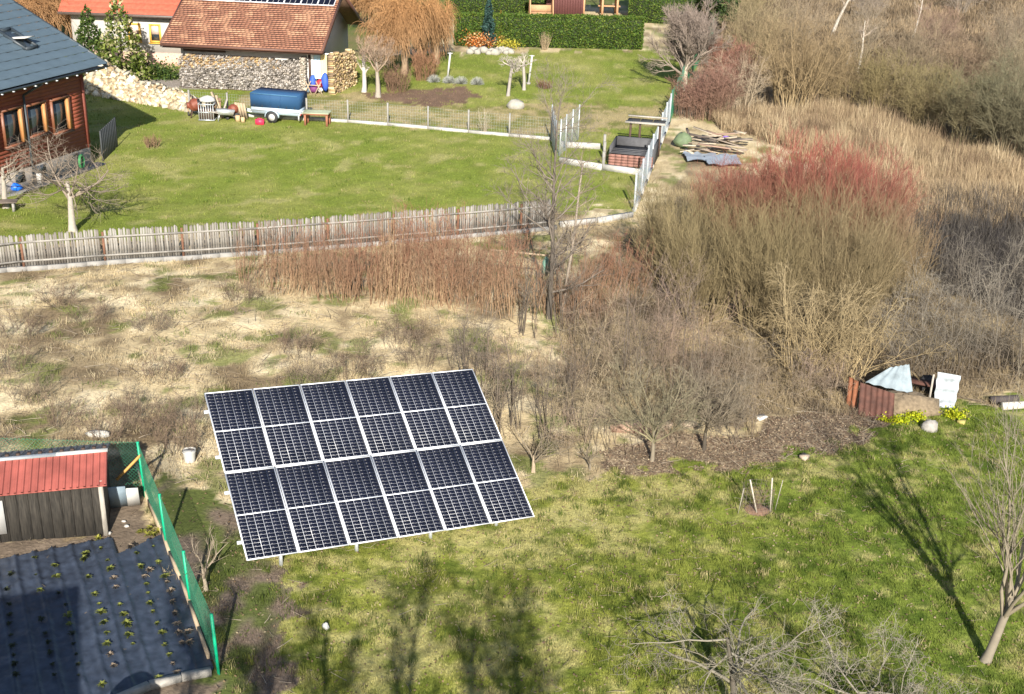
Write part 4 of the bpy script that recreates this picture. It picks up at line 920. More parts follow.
# ------------------------------------------------------------------ far garden: hedges, gazebo, rockery
def leafmass(name, root, P, size, rng, cols, per=1, nrmdir=None, m=LEAF):
    N = len(P); a = nrm(rng.normal(0, 1, (N, 3))); b = nrm(np.cross(a, rng.normal(0, 1, (N, 3)))); s = size*rng.uniform(.6, 1.3, (N, 1))
    V = np.stack([P-b*s*.45, P+a*s, P+b*s*.45, P-a*s*.3], 1).reshape(-1, 3); F = np.arange(4*N).reshape(N, 4)
    c = np.array(cols)[rng.randint(len(cols), size=N)]*rng.uniform(.7, 1.3, (N, 1)); return mesh_obj(name, V, F, m, root, None, np.repeat(c, 4, 0))
def hedge(a, b, h, wd, lab, seed, dens=420):
    rng = RS(seed); t = thing('hedge', a, lab, 'hedge'); d = b-a; L = np.linalg.norm(d); fr = Fr(a, math.atan2(d[1], d[0]))
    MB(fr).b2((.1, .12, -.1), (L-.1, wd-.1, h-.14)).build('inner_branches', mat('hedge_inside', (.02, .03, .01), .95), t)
    nf = int(L*h*dens); nt = int(L*wd*dens*.8)
    x = rng.uniform(0, L, nf); z = rng.uniform(0, h, nf); y = -.12+.14*fbm(x, z, .5, seed, 2)+rng.uniform(0, .14, nf)+.1*(z/h)**4
    x2 = rng.uniform(0, L, nt); y2 = rng.uniform(0, wd, nt); z2 = h-.1+.16*fbm(x2, y2, .5, seed+2, 2)+rng.uniform(-.1, .05, nt)
    ne = int(wd*h*dens); e = rng.uniform(0, 1, (2, ne)); Pe = np.concatenate([np.stack([rng.uniform(-.05, .1, ne), e[0]*wd, e[1]*h], 1), np.stack([L+rng.uniform(-.1, .05, ne), e[0]*wd, e[1]*h], 1)])
    P = np.concatenate([np.stack([x, y, z], 1), np.stack([x2, y2, z2], 1), Pe])@fr.M.T+fr.o
    leafmass('foliage', t, P, .10, rng, [(.06, .11, .015), (.085, .14, .02), (.045, .09, .012), (.13, .17, .025)]); return fr, L
hedge(g(455, 46), g(642, 50), 2.15, 1.0, 'clipped green hedge behind the far lawn', 3)
hedge(g(447, 14)+[0, 0, 0], g(566, 14), 2.2, 1.0, 'second green hedge farther back at the top edge', 4, 260)
hedge(g(628, 22), g(700, 26), 2.6, 1.6, 'loose bright green hedge beside the gazebo', 5, 260)
def gazebo():
    c = g(602, 17); fr = Fr(c, 0); t = thing('gazebo', c, 'wooden gazebo with a reddish roof behind the hedge', 'gazebo'); wd = mat('gazebo_wood', (.42, .24, .13), .8); rf = mat('pinkish_roof', (.24, .12, .10), .8, var=.15)
    for x in (-1.5, 0.0, 1.2, 2.4):
        for y in (0, 2.4): MB(fr).b2((x-.08, y-.08, 0), (x+.08, y+.08, 1.7)).build('post', wd, t)
    MB(fr).b2((-1.8, -.2, 1.7), (2.7, 2.6, 1.84)).build('beam', wd, t)
    MB(fr).slab([(-2.3, -.7, 1.86), (3.2, -.7, 1.86), (2.4, 1.2, 3.0), (-1.5, 1.2, 3.0)], (0, 0, .08)).slab([(-2.3, 3.1, 1.86), (-1.5, 1.2, 3.0), (2.4, 1.2, 3.0), (3.2, 3.1, 1.86)], (0, 0, .08)).slab([(-2.3, -.7, 1.86), (-1.5, 1.2, 3.0), (-2.3, 3.1, 1.86)], (0, 0, .08)).slab([(3.2, -.7, 1.86), (3.2, 3.1, 1.86), (2.4, 1.2, 3.0)], (0, 0, .08)).build('roof', rf, t)
    MB(fr).b2((-.3, .8, .7), (1.5, 1.6, .78)).build('table_top', wd, t)
    c = g(566, 18); fr = Fr(c, .0); t = thing('red_shed', c, 'dark red shed left of the gazebo', 'shed'); mr = mat('maroon_board', (.09, .03, .028), .8)
    for i in range(14): MB(fr).b2((-1.6+i*.21, 0, 0), (-1.6+i*.21+.2, .03, 2.5)).build('plank', mr, t)
    MB(fr).b2((-1.6, .03, 0), (1.34, 2.2, 2.5)).build('wall', mr, t); MB(fr).slab([(-1.8, -.3, 2.5), (1.5, -.3, 2.5), (1.5, 2.5, 3.1), (-1.8, 2.5, 3.1)], (0, 0, .08)).build('roof', rf, t)
    c = g(541, 20); fr = Fr(c, .1); t = thing('garden_swing', c, 'orange-brown wooden swing bench behind the hedge', 'swing bench')
    for x in (-.9, .9): MB(fr).beam((x, -.5, 0), (x, .1, 2.1), .09).beam((x, .7, 0), (x, .1, 2.1), .09).build('leg', wd, t)
    MB(fr).b2((-1.1, -.5, 2.1), (1.1, .7, 2.2)).build('canopy', rf, t); MB(fr).b2((-.8, -.1, .5), (.8, .4, .57)).b2((-.8, .4, .5), (.8, .46, 1.1)).build('seat', wd, t)
gazebo()
def garden():
    rng = RS(17)
    for px, py, top, lab in ((447.5, 78.5, 52.5, 'left white washing-line post on the far lawn'), (528.5, 84, 55, 'right white washing-line post on the far lawn')):
        p = g(px, py); t = thing('washing_line_post', p, lab, 'post'); h = hgt(px, py, top); MB().cyl(p, p+[.16, 0, h], .06, n=10).build('pole', WHITE, t); MB().cyl(p-[0, 0, .02], p+[0, 0, .1], .13, n=10).build('foot', CONC, t); MB().beam(p+[.0, 0, h-.04], p+[.3, 0, h-.04], .05).build('hook_arm', WHITE, t)
    for i, (x, y, lab) in enumerate([(434, 82, 'leftmost grey lavender cushion at the edge of the flower bed'), (449, 83, 'grey lavender cushion at the foot of the left white post'), (461, 83.5, 'third grey lavender cushion from the left'), (477, 84.5, 'rightmost grey lavender cushion on the lawn edge')]):
        p = g(x, y); n = 700; d = nrm(np.abs(rng.normal(0, 1, (n, 3)))*[1, 1, 1]*np.sign(rng.normal(0, 1, (n, 3))*[1, 1, 0]+[0, 0, 1])); P0 = np.tile(p, (n, 1)); P = walk(rng, P0, d, rng.uniform(.3, .5, n), 3, .1, .05)
        t = thing('lavender', p, lab, 'plant', 'lavender cushions'); tube_obj('stems', [(P, taper(.008, 3, n), 3)], t, lambda P, R: np.ones(P.shape)*np.array([.33, .34, .31]))
    p = g(516, 108); t = MB().blob(p+[0, 0, .15], (.5, .4, .32), rng, 10, 6, .12).build('boulder', mat('white_boulder', (.30, .285, .25), .85, var=.2), None, p, True); tag(t, 'single pale boulder on the far lawn below the pruned trees', 'boulder')
    # rockery
    for i in range(17):
        x = 470+i*2.5+rng.uniform(-1, 1); y = 53.5+rng.uniform(-1.6, 1.2); p = g(x, y); s = rng.uniform(.22, .4); o = MB().blob(p+[0, 0, s*.4], (s, s*.8, s*.7), rng, 7, 4, .2).build('rockery_stone', mat('white_boulder', (.6, .57, .5)), None, p)
        tag(o, 'white stone of the rockery in front of the hedge', 'stone', 'white stones of the far rockery')
    p = g(479, 49); n = 900; P = p+rng.normal(0, 1, (n, 3))*[.55, .35, .25]+[0, 0, .55]; t = thing('orange_shrub', p, 'orange heather shrub in the rockery', 'shrub'); leafmass('foliage', t, P, .1, rng, [(.5, .16, .03), (.6, .4, .2), (.4, .12, .03)])
    p = g(508, 50); n = 500; P = p+rng.normal(0, 1, (n, 3))*[.4, .3, .18]+[0, 0, .35]; t = thing('yellow_shrub', p, 'low yellow shrub at the right end of the rockery', 'shrub'); leafmass('foliage', t, P, .09, rng, [(.45, .38, .04), (.3, .3, .05)])
    def conifer(px, py, top, wd, lab, cols, seed, size=.12, dens=2600, nm='conifer'):
        p = g(px, py); h = hgt(px, py, top); rg = RS(seed); t = thing(nm, p, lab, 'tree'); MB().cyl(p, p+[0, 0, h*.97], .09, .02, 7, (.12, .09, .07)).build('trunk', VEG, t)
        n = int(dens); z = 1-np.sqrt(rg.rand(n)); tier = np.abs(np.sin(z*h*3.2))*.3+.7; r = wd/2*(1-z)**.85*tier*np.sqrt(rg.uniform(.25, 1, n)); a = rg.uniform(0, 6.283, n)
        P = np.stack([p[0]+r*np.cos(a), p[1]+r*np.sin(a), p[2]+.15+z*h-r*.15], 1); leafmass('crown', t, P, size, rg, cols); return t
    conifer(488, 48, -8, 1.3, 'slim blue spruce standing against the hedge', [(.03, .075, .065), (.05, .1, .09), (.02, .05, .04)], 3)
    conifer(500, 46, 12, 1.35, 'yellow-brown pointed conifer right of the blue spruce', [(.2, .17, .03), (.16, .13, .03), (.28, .2, .05)], 4)
    # dark pine and bushes by the white house
    p = g(88, 66)
    conifer(124, 80, -8, 4.2, 'bright green young pine in front of the white house', [(.10, .14, .02), (.16, .19, .04), (.07, .11, .015), (.42, .38, .22)], 6, .17, 2600, 'pine_tree')
    conifer(93, 76, 6, 3.2, 'darker green pine left of the bright young pine', [(.05, .09, .02), (.09, .13, .025), (.03, .06, .01)], 7, .15, 2600, 'pine_tree')
    p = g(150, 78); n = 3500; P = p+np.stack([rng.normal(0, 1.0, n), rng.normal(0, .4, n), np.abs(rng.normal(0, .38, n))], 1); t = thing('juniper', p, 'low dark green juniper below the white house', 'shrub'); leafmass('foliage', t, P, .11, rng, [(.03, .06, .012), (.05, .09, .02), (.08, .12, .02)])
    t = tag(MB().b2((0, 0, 0), (1, 1, 1)).build('x', WHITE), kind='thing') if False else None
garden()
# ------------------------------------------------------------------ shrubs and trees
def sh(name, px, py, top, wpx, n, label, **k):
    b = g(px, py); return shrub(name, b, hgt(px, py, top), wpx/(.0648*(py+180)), n, label, **k)
RED0, RED1 = (.24, .17, .09), (.30, .085, .07)
OL0, OL1 = (.215, .17, .095), (.21, .17, .09)
GR0, GR1 = (.20, .17, .135), (.24, .20, .155)
BR0, BR1 = (.22, .14, .085), (.26, .13, .09)
# the tall red-brown canes along the picket fence
canes = [(272, 283, 236, 60, 'lowest red-brown canes, at the left end beside the bare fence panels'), (305, 286, 232, 64, 'red-brown canes second from the left before the picket fence'), (338, 291, 228, 66, 'red-brown canes third from the left before the picket fence'), (372, 296, 224, 66, 'red-brown canes left of the pale yellowish stems'),
         (408, 299, 214, 66, 'red-brown canes around the pale yellowish stems'), (442, 300, 212, 66, 'tallest red-brown canes right of the pale yellowish stems'), (478, 303, 222, 66, 'red-brown canes under the left side of the slanting pole'), (512, 306, 232, 62, 'dark red-brown brambles beside the tall leafless tree'), (575, 312, 262, 50, 'low red-brown canes right of the tall leafless tree'), (612, 290, 240, 60, 'low red-brown canes at the foot of the galvanised mesh fence')]
for i, (px, py, tp, wp, lab) in enumerate(canes):
    sh('cane_thicket', px, py-3+(i*7) % 5, tp-10+(i*5) % 9, wp*1.1, 90+(i*53) % 90, lab, c0=((.36, .25, .15) if i % 3 == 1 else (.26, .165, .10)), c1=((.24, .11, .075) if i % 2 else (.22, .13, .09)), br=1.2, kids_=(4, 3), seed=20+i, r=.008, noise=.13, up=.0, hj=.6, lean=(.18*math.sin(i*2.3), 0), tl=.25, tr=.0045, fan=.7, group='red-brown canes along the picket fence')
for i, (px, py, tp, wp, lab) in enumerate([(393, 296, 212, 34, 'pale yellowish straight stems rising from the red-brown canes'), (436, 285, 208, 26, 'pair of pale wavy stems beside the tallest canes')]):
    sh('pale_stem_bush', px, py, tp, wp, 8, lab, c0=(.46, .33, .19), c1=(.33, .22, .14), br=.15, kids_=(5, 3), seed=50+i, r=.026, noise=.06, hj=.2, tl=.22, group='pale-stemmed bushes among the canes')
# tall leafless tree with pole
tree('leafless_tree', g(549, 318), 'tall thin leafless tree with a dark trunk near the mesh fence corner', hgt(549, 318, 98), nb=30, trunk_r=.085, c0=(.12, .10, .085), c1=(.20, .17, .14), trunk_c=(.07, .06, .05), seed=4, bl=.36, kids_=(7, 5, 2), t0=.05, ang=52, up=.10, tr=.0045, tip=.15, trunk_l=hgt(549, 318, 98), sub=.45, K0=10, tn=.035)
tree('leafless_tree', g(562, 312), 'thinner leafless tree leaning right beside the tall dark-trunked one', hgt(562, 312, 160), nb=12, trunk_r=.06, c0=(.25, .21, .17), seed=6, bl=.3, kids_=(6, 4), t0=.3, lean=(.14, 0), up=.1, trunk_l=hgt(562, 312, 160), K0=8)
p = g(543, 300); q = p+[0, 0, hgt(543, 300, 256)]; t = thing('slanting_pole', q, 'pale horizontal pole tied to the tall leafless tree', 'pole')
MB().cyl(q+[-1.75, .1, .12], q+[.35, 0, .0], .035, .03, 8).build('pole', mat('pale_plank', (.36, .28, .19)), t); MB().cyl(q+[.28, 0, .0], q+[.42, 0, -.01], .05, n=8).build('pole_end', WHITE, t)
o = MB().blob(q+[.05, -.12, -.3], (.13, .12, .34), RS(3), 8, 6, .15).build('green_net_bag', mat('teal_net', (.12, .25, .2), .7), None, q); tag(o, 'greenish net bag hanging under the slanting pole', 'bag')
# the great osier bushes: yellow-olive stems with red tips behind
osiers = [(700, 318, 206, 150, 'olive osier bush at the left front of the red-tipped group', OL0, OL1, 150), (762, 330, 192, 150, 'olive osier bush in the middle front of the red-tipped group', OL0, (.20, .16, .085), 150), (838, 335, 186, 160, 'olive osier bush behind the tangle of curved branches', OL0, (.20, .155, .09), 150),
          (668, 282, 180, 110, 'olive-brown osier bush nearest the mesh fence', OL0, OL1, 120), (745, 262, 158, 130, 'pink-tipped osier bush at the left of the red crown', OL0, (.235, .075, .062), 280), (800, 262, 140, 140, 'brightest crimson-tipped osier bush in the centre of the group', OL0, (.27, .068, .06), 380), (858, 270, 160, 120, 'crimson-tipped osier bush sloping down to the right', OL0, (.25, .075, .065), 320), (895, 300, 205, 90, 'low reddish osier bush at the right end of the group', OL0, (.20, .13, .085), 90), (715, 240, 168, 80, 'reddish low osier beside the blue tarpaulin', OL0, (.32, .12, .09), 110)]
for i, (px, py, tp, wp, lab, c0, c1, n) in enumerate(osiers):
    sh('osier_bush', px, py, tp, wp, n, lab, c0=c0, c1=c1, br=.7, kids_=(8, 4), seed=60+i, r=.012, noise=.11, up=.05, hj=.45, tl=.36, tr=.0045, p=1.35, ang=28, group='osier bushes of the red-tipped group')
# curved pale tangle below them
for i, (px, py, tp, wp, lab) in enumerate([(800, 372, 262, 120, 'tangle of pale arching branches left of the rusty sheets'), (845, 378, 275, 110, 'pale arching branches above the rusty sheet')]):
    sh('arching_bush', px, py, tp, wp, 46, lab, c0=(.31, .235, .13), c1=(.28, .225, .135), br=.5, kids_=(6, 4), seed=80+i, r=.018, noise=.22, up=-.24, hj=.3, tl=.4, tr=.006, fan=1.4, ang=35)
# grey scrub on the right
gs = [(905, 372, 280, 110, 'grey scrub behind the pale corrugated sheet'), (958, 372, 270, 120, 'tall grey scrub right of the corrugated sheet'), (1012, 372, 268, 110, 'grey scrub at the right edge above the bright lawn'), (925, 318, 238, 110, 'grey scrub in front of the ground painted dark as shade'), (985, 312, 226, 130, 'grey scrub on the slope at the right edge'), (1030, 300, 222, 90, 'grey scrub cut by the right edge of the picture')]
for i, (px, py, tp, wp, lab) in enumerate(gs):
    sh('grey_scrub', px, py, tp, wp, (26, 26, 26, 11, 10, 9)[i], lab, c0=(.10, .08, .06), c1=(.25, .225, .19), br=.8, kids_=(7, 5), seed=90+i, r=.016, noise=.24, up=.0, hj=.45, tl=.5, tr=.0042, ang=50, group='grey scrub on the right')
# pale scrub in the centre
ps = [(505, 410, 335, 70, 'grey-brown shrub right behind the solar array corner'), (470, 372, 318, 60, 'thin grey-brown shrub behind the top of the solar array'), (600, 372, 290, 90, 'pale beige scrub below the leafless tree'), (640, 392, 285, 100, 'pinkish grey scrub left of the two orchard trees'), (690, 402, 300, 100, 'pinkish grey scrub between the orchard trees and the osiers'), (735, 405, 330, 90, 'pale straw-coloured scrub below the osiers'), (580, 432, 360, 70, 'low grey shrub left of the reddish stone block'), (650, 345, 260, 100, 'grey beige scrub below the olive osier'), (548, 400, 330, 70, 'fine grey scrub behind the small forked tree'), (775, 400, 340, 80, 'pale scrub left of the arching branches'), (612, 448, 400, 60, 'fine low scrub just above the left end of the litter strip'), (560, 455, 405, 50, 'wiry low scrub between the forked tree and the litter strip'), (680, 440, 385, 70, 'wiry scrub between the two orchard trees'), (735, 436, 385, 60, 'wiry scrub right of the dark-trunked orchard tree'), (480, 440, 395, 30, 'thin scrub peeping out behind the right corner of the solar array'), (822, 398, 350, 60, 'grey scrub just left of the rusty sheets'), (590, 340, 300, 60, 'tangled scrub right below the leafless tree')]
for i, (px, py, tp, wp, lab) in enumerate(ps):
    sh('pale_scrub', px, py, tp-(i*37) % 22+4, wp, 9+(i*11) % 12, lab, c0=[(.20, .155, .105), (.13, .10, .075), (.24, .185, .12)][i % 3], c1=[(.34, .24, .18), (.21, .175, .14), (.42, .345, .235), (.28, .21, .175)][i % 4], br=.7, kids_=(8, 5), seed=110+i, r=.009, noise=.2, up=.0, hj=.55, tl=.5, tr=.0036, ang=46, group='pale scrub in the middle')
sap = [(498, 432, 330, 34, 'dark upright saplings just right of the top corner of the solar array'), (522, 425, 318, 34, 'dark upright saplings behind the small forked tree'), (548, 440, 335, 34, 'dark upright saplings left of the litter strip'), (575, 425, 312, 34, 'dark upright saplings in the middle of the pale scrub'), (470, 385, 308, 34, 'dark upright saplings behind the top right of the solar array'), (530, 335, 240, 40, 'dark tangled saplings left of the foot of the tall leafless tree'), (566, 338, 232, 40, 'dark tangled saplings right of the foot of the tall leafless tree'), (632, 400, 282, 40, 'tall grey saplings behind the forked mossy tree'), (690, 408, 290, 40, 'tall grey saplings behind the dark-trunked orchard tree')]
for i, (px, py, tp, wp, lab) in enumerate(sap):
    sh('sapling_clump', px, py, tp, wp, 6, lab, cat='saplings', c0=(.11, .09, .07), c1=[(.19, .155, .125), (.14, .115, .095)][i % 2], br=.35, kids_=(9, 5), seed=300+i, r=.016, noise=.12, up=.04, hj=.4, tl=.3, tr=.004, ang=42, group='upright saplings in the middle')
# small brown shrubs in the dry meadow
ms = [(150, 432, 395, 80, 'brown twiggy shrub above the white bucket'), (190, 425, 398, 50, 'small brown shrub left of the array top corner'), (60, 425, 400, 80, 'brown twiggy shrub at the far left of the meadow'), (105, 440, 412, 60, 'brown brambles behind the shed'), (30, 400, 372, 60, 'small dark shrub at the left edge of the meadow'), (20, 335, 310, 60, 'grey-brown brambles near the left end of the picket fence'), (90, 322, 300, 60, 'low grey brambles below the second fence post'), (310, 388, 350, 60, 'brown twigs touching the top of the solar array'), (355, 380, 345, 60, 'taller brown twigs behind the middle of the array top'), (180, 455, 425, 40, 'brown twigs just behind the white bucket'), (420, 366, 335, 60, 'grey-brown twigs behind the right half of the array top'), (240, 300, 282, 50, 'low grey brambles in the upper meadow'), (60, 302, 284, 70, 'long low grey brambles just below the picket fence footing'), (150, 330, 312, 60, 'low greyish brambles in the middle of the upper meadow'), (10, 372, 346, 50, 'dark brambles halfway down the left edge'), (165, 378, 362, 40, 'small dark evergreen-looking tuft left of the array'), (135, 415, 388, 60, 'wide brown brambles above the shed fence'), (400, 345, 318, 60, 'thin twigs in the meadow behind the array'), (300, 352, 330, 40, 'small twigs in the pale middle of the meadow')]
for i, (px, py, tp, wp, lab) in enumerate(ms):
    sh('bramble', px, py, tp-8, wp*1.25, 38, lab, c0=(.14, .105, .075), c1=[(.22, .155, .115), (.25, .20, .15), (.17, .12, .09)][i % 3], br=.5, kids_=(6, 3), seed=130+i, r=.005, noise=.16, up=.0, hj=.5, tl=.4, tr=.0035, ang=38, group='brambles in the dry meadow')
# orchard trees
def orch(px, py, top, lab, seed, wpx, **k):
    h = hgt(px, py, top); a = dict(nb=11, trunk_r=.06, trunk_l=h*.42, bl=.58, kids_=(8, 6, 3), t0=.5, ang=45, up=.04, tr=.0055, trunk_c=(.2, .17, .13), c0=(.17, .14, .10), c1=(.22, .185, .14)); a.update(k); return tree('orchard_tree', g(px, py), lab, h, seed=seed, **a)
orch(533, 472, 375, 'small forked leafless tree right of the solar array', 3, 60, trunk_c=(.33, .26, .19), kids_=(5, 3), nb=6, trunk_l=.5)
orch(652, 461, 325, 'leafless orchard tree with a forked mossy trunk on the litter strip', 5, 110, c0=(.19, .175, .10), trunk_l=1.0)
orch(704, 450, 335, 'leafless orchard tree with a dark trunk right of the forked mossy one', 8, 100, trunk_c=(.06, .05, .04), trunk_l=1.0)
orch(590, 470, 425, 'tiny bare shrub-like tree near the lawn edge', 9, 50, nb=8, trunk_l=.3, kids_=(4, 2), trunk_r=.03)
# fruit tree in front of the timber house
tree('fruit_tree', g(73, 231), 'old fruit tree with a whitewashed trunk and long upright shoots before the timber house', 4.2, nb=8, trunk_r=.15, trunk_l=1.9, bl=.80, kids_=(11, 5, 2), t0=.6, ang=76, up=.075, tr=.005, trunk_c=(.36, .33, .29), c0=(.21, .175, .135), c1=(.25, .20, .16), seed=17, tn=.05, noise=.2)
sh('dry_bush', 152, 147, 134, 26, 60, 'small brown dry bush on the lawn right of the timber screen', c0=(.2, .14, .08), c1=(.25, .15, .1), br=.3, kids_=(4, 2), seed=3)
tree('fruit_tree', g(6, 208), 'gnarled fruit tree at the left edge by the dark bench', 3.0, nb=6, trunk_r=.13, trunk_l=1.6, bl=.5, kids_=(8, 4), t0=.6, ang=70, up=.08, c0=(.3, .27, .23), seed=13)
# right foreground willow
tree('willow_tree', g(985, 661), 'pale-stemmed leafless tree at the right edge casting a long shadow on the lawn', 5.9, nb=8, trunk_r=.095, trunk_l=1.5, lean=(.26, .05), bl=.80, kids_=(7, 6, 3), t0=.6, ang=25, up=.07, noise=.15, trunk_c=(.19, .165, .13), c0=(.22, .185, .135), c1=(.19, .17, .13), seed=21, tr=.0045, tn=.03, tip=.7)
# dry fruit tree at the bottom edge
tree('dry_fruit_tree', g(733, 716), 'dry crooked fruit tree with grey lichened twigs at the bottom edge', 3.6, nb=10, trunk_r=.08, trunk_l=1.7, bl=.7, kids_=(7, 5, 3), t0=.4, ang=70, up=.04, noise=.27, trunk_c=(.07, .06, .05), c0=(.15, .135, .105), c1=(.26, .24, .195), seed=31, tr=.0055, tn=.08)
tree('dry_fruit_tree', g(860, 730), 'low spreading tangle of pale lichened branches at the bottom right', 2.3, nb=11, trunk_r=.07, trunk_l=.9, bl=1.0, kids_=(9, 6, 3), t0=.4, ang=78, up=-.01, noise=.28, trunk_c=(.08, .07, .05), c0=(.15, .135, .105), c1=(.28, .255, .21), seed=33, tr=.005, tn=.08, lean=(-.1, .0))
# bare shrub beside the green fence
orch(206, 590, 505, 'small pale forked tree between the green fence and the solar array', 15, 60, trunk_c=(.36, .3, .22), c0=(.3, .24, .18), nb=6, trunk_l=.55, kids_=(3, 2), ang=30, trunk_r=.05)
# trunks and trees of the far garden
p = g(375, 93)
tree('cut_birch', g(364, 92), 'white-barked pollarded tree beside the fresh firewood', hgt(364, 92, 40), nb=5, trunk_r=.14, trunk_l=hgt(364, 92, 40)*.8, bl=.35, kids_=(4, 2), t0=.35, ang=38, trunk_c=(.40, .375, .35), c0=(.5, .46, .42), c1=(.35, .28, .22), seed=3, tip=.6)
tree('pale_fruit_tree', g(378, 97), 'pale grey forked fruit tree right of the white-barked tree', hgt(378, 97, 20), nb=8, trunk_r=.16, trunk_l=2.0, bl=.55, kids_=(7, 6, 4), t0=.6, ang=45, trunk_c=(.30, .265, .22), c0=(.32, .26, .2), c1=(.3, .2, .14), seed=5, tr=.01)
for px, py, tp, sd_, lab in ((508, 96, 46, 7, 'left pruned fruit tree in the middle of the far lawn'), (524, 90, 48, 9, 'right pruned fruit tree in the middle of the far lawn')):
    tree('pruned_tree', g(px, py), lab, hgt(px, py, tp), nb=7, trunk_r=.10, trunk_l=hgt(px, py, tp)*.7, bl=.4, kids_=(6, 4, 2), t0=.7, ang=70, trunk_c=(.32, .29, .27), c0=(.3, .27, .24), c1=(.4, .36, .3), seed=sd_, tr=.01, tip=.8)
sh('small_bare_bush', 484, 134, 106, 26, 14, 'small pale bush behind the wire fence', c0=(.35, .3, .22), c1=(.42, .36, .27), br=.1, kids_=(5, 3), seed=5)
sh('wilted_bush', 545, 88, 79, 22, 70, 'dark brown low bush left of the pruned trees', c0=(.12, .07, .05), c1=(.16, .08, .06), br=.5, kids_=(3, 2), seed=6)
sh('dry_grass_tuft', 545, 50, 30, 18, 40, 'dry beige tuft in front of the hedge', c0=(.35, .27, .17), c1=(.4, .3, .2), br=.2, kids_=(3,), seed=7)
tree('dome_tree', g(684, 92), 'grey round-headed leafless tree at the right end of the hedge', hgt(684, 92, -4), nb=26, trunk_r=.2, trunk_l=2.6, bl=.62, kids_=(10, 8, 4), t0=.35, ang=40, up=.1, trunk_c=(.4, .36, .28), c0=(.24, .2, .16), c1=(.24, .19, .165), seed=8, tr=.011, noise=.12)
# weeping willows, orange
def weeping(px, py, top, wm, lab, seed, n=26, c1=(.42, .22, .09)):
    b = g(px, py); h = hgt(px, py, top) if top is not None else 7.0; rng = RS(seed); root = thing('weeping_willow', b, lab, 'tree')
    P = walk(rng, b[None]-[0, 0, .05], np.array([[0, 0, 1.]]), h*.55, 6, .05); R = taper(.24, 6, 1, .5); tube_obj('trunk', [(P, R, 8)], root, lambda P, R: np.ones(P.shape)*np.array([.25, .18, .12]))
    P1, R1 = child(rng, P, R, n, .4, 1, h*.55, 50, 6, .14, .10, .5, .3, .02, .2); P2, R2 = child(rng, P1, R1, 12, .25, 1, h*.3, 40, 5, .12, .02, .6, .4, .012)
    P3, R3 = child(rng, P2, R2, 9, .1, 1, h*.38, 55, 6, .06, -.45, .7, .5, .009)
    s = wm/ max(.1, np.percentile(np.abs(P3[:, :, 0]-b[0]), 97))/1.0
    for Q in (P1, P2, P3): Q[..., :2] = b[:2]+(Q[..., :2]-b[:2])*s
    for Q in (P2, P3): Q[..., 2] = np.maximum(Q[..., 2], b[2]+.15)
    cf = colgrad(rng, b, (.26, .17, .10), c1, h); tube_obj('crown', [(P1, R1, 5), (P2, R2, 3), (P3, R3, 3)], root, cf)
weeping(404, 74, -22, 2.0, 'weeping willow with orange hanging twigs right of the garage', 3)
weeping(436, 64, -14, 1.3, 'smaller orange weeping willow touching the back hedge', 5, 18)
weeping(372, 30, -22, 2.2, 'orange willow far behind the garage', 6, 18)
weeping(50, 52, -30, 3.4, 'orange willow behind the timber house roof', 7, 26, (.40, .21, .09))
weeping(10, 44, -40, 3.2, 'orange willow at the top left corner', 8, 22, (.40, .21, .09))
weeping(78, 38, -24, 2.4, 'browner willow beside the pines', 9, 18, (.30, .17, .10))
sh('brown_bush', 397, 92, 66, 34, 90, 'dark brown bush under the orange willow', c0=(.17, .11, .07), c1=(.2, .12, .08), br=.6, kids_=(5, 3), seed=3, tr=.008)
sh('brown_bush', 425, 80, 50, 34, 90, 'reddish brown bush right of the darker one under the willows', c0=(.2, .12, .07), c1=(.27, .14, .08), br=.6, kids_=(5, 3), seed=4, tr=.008)
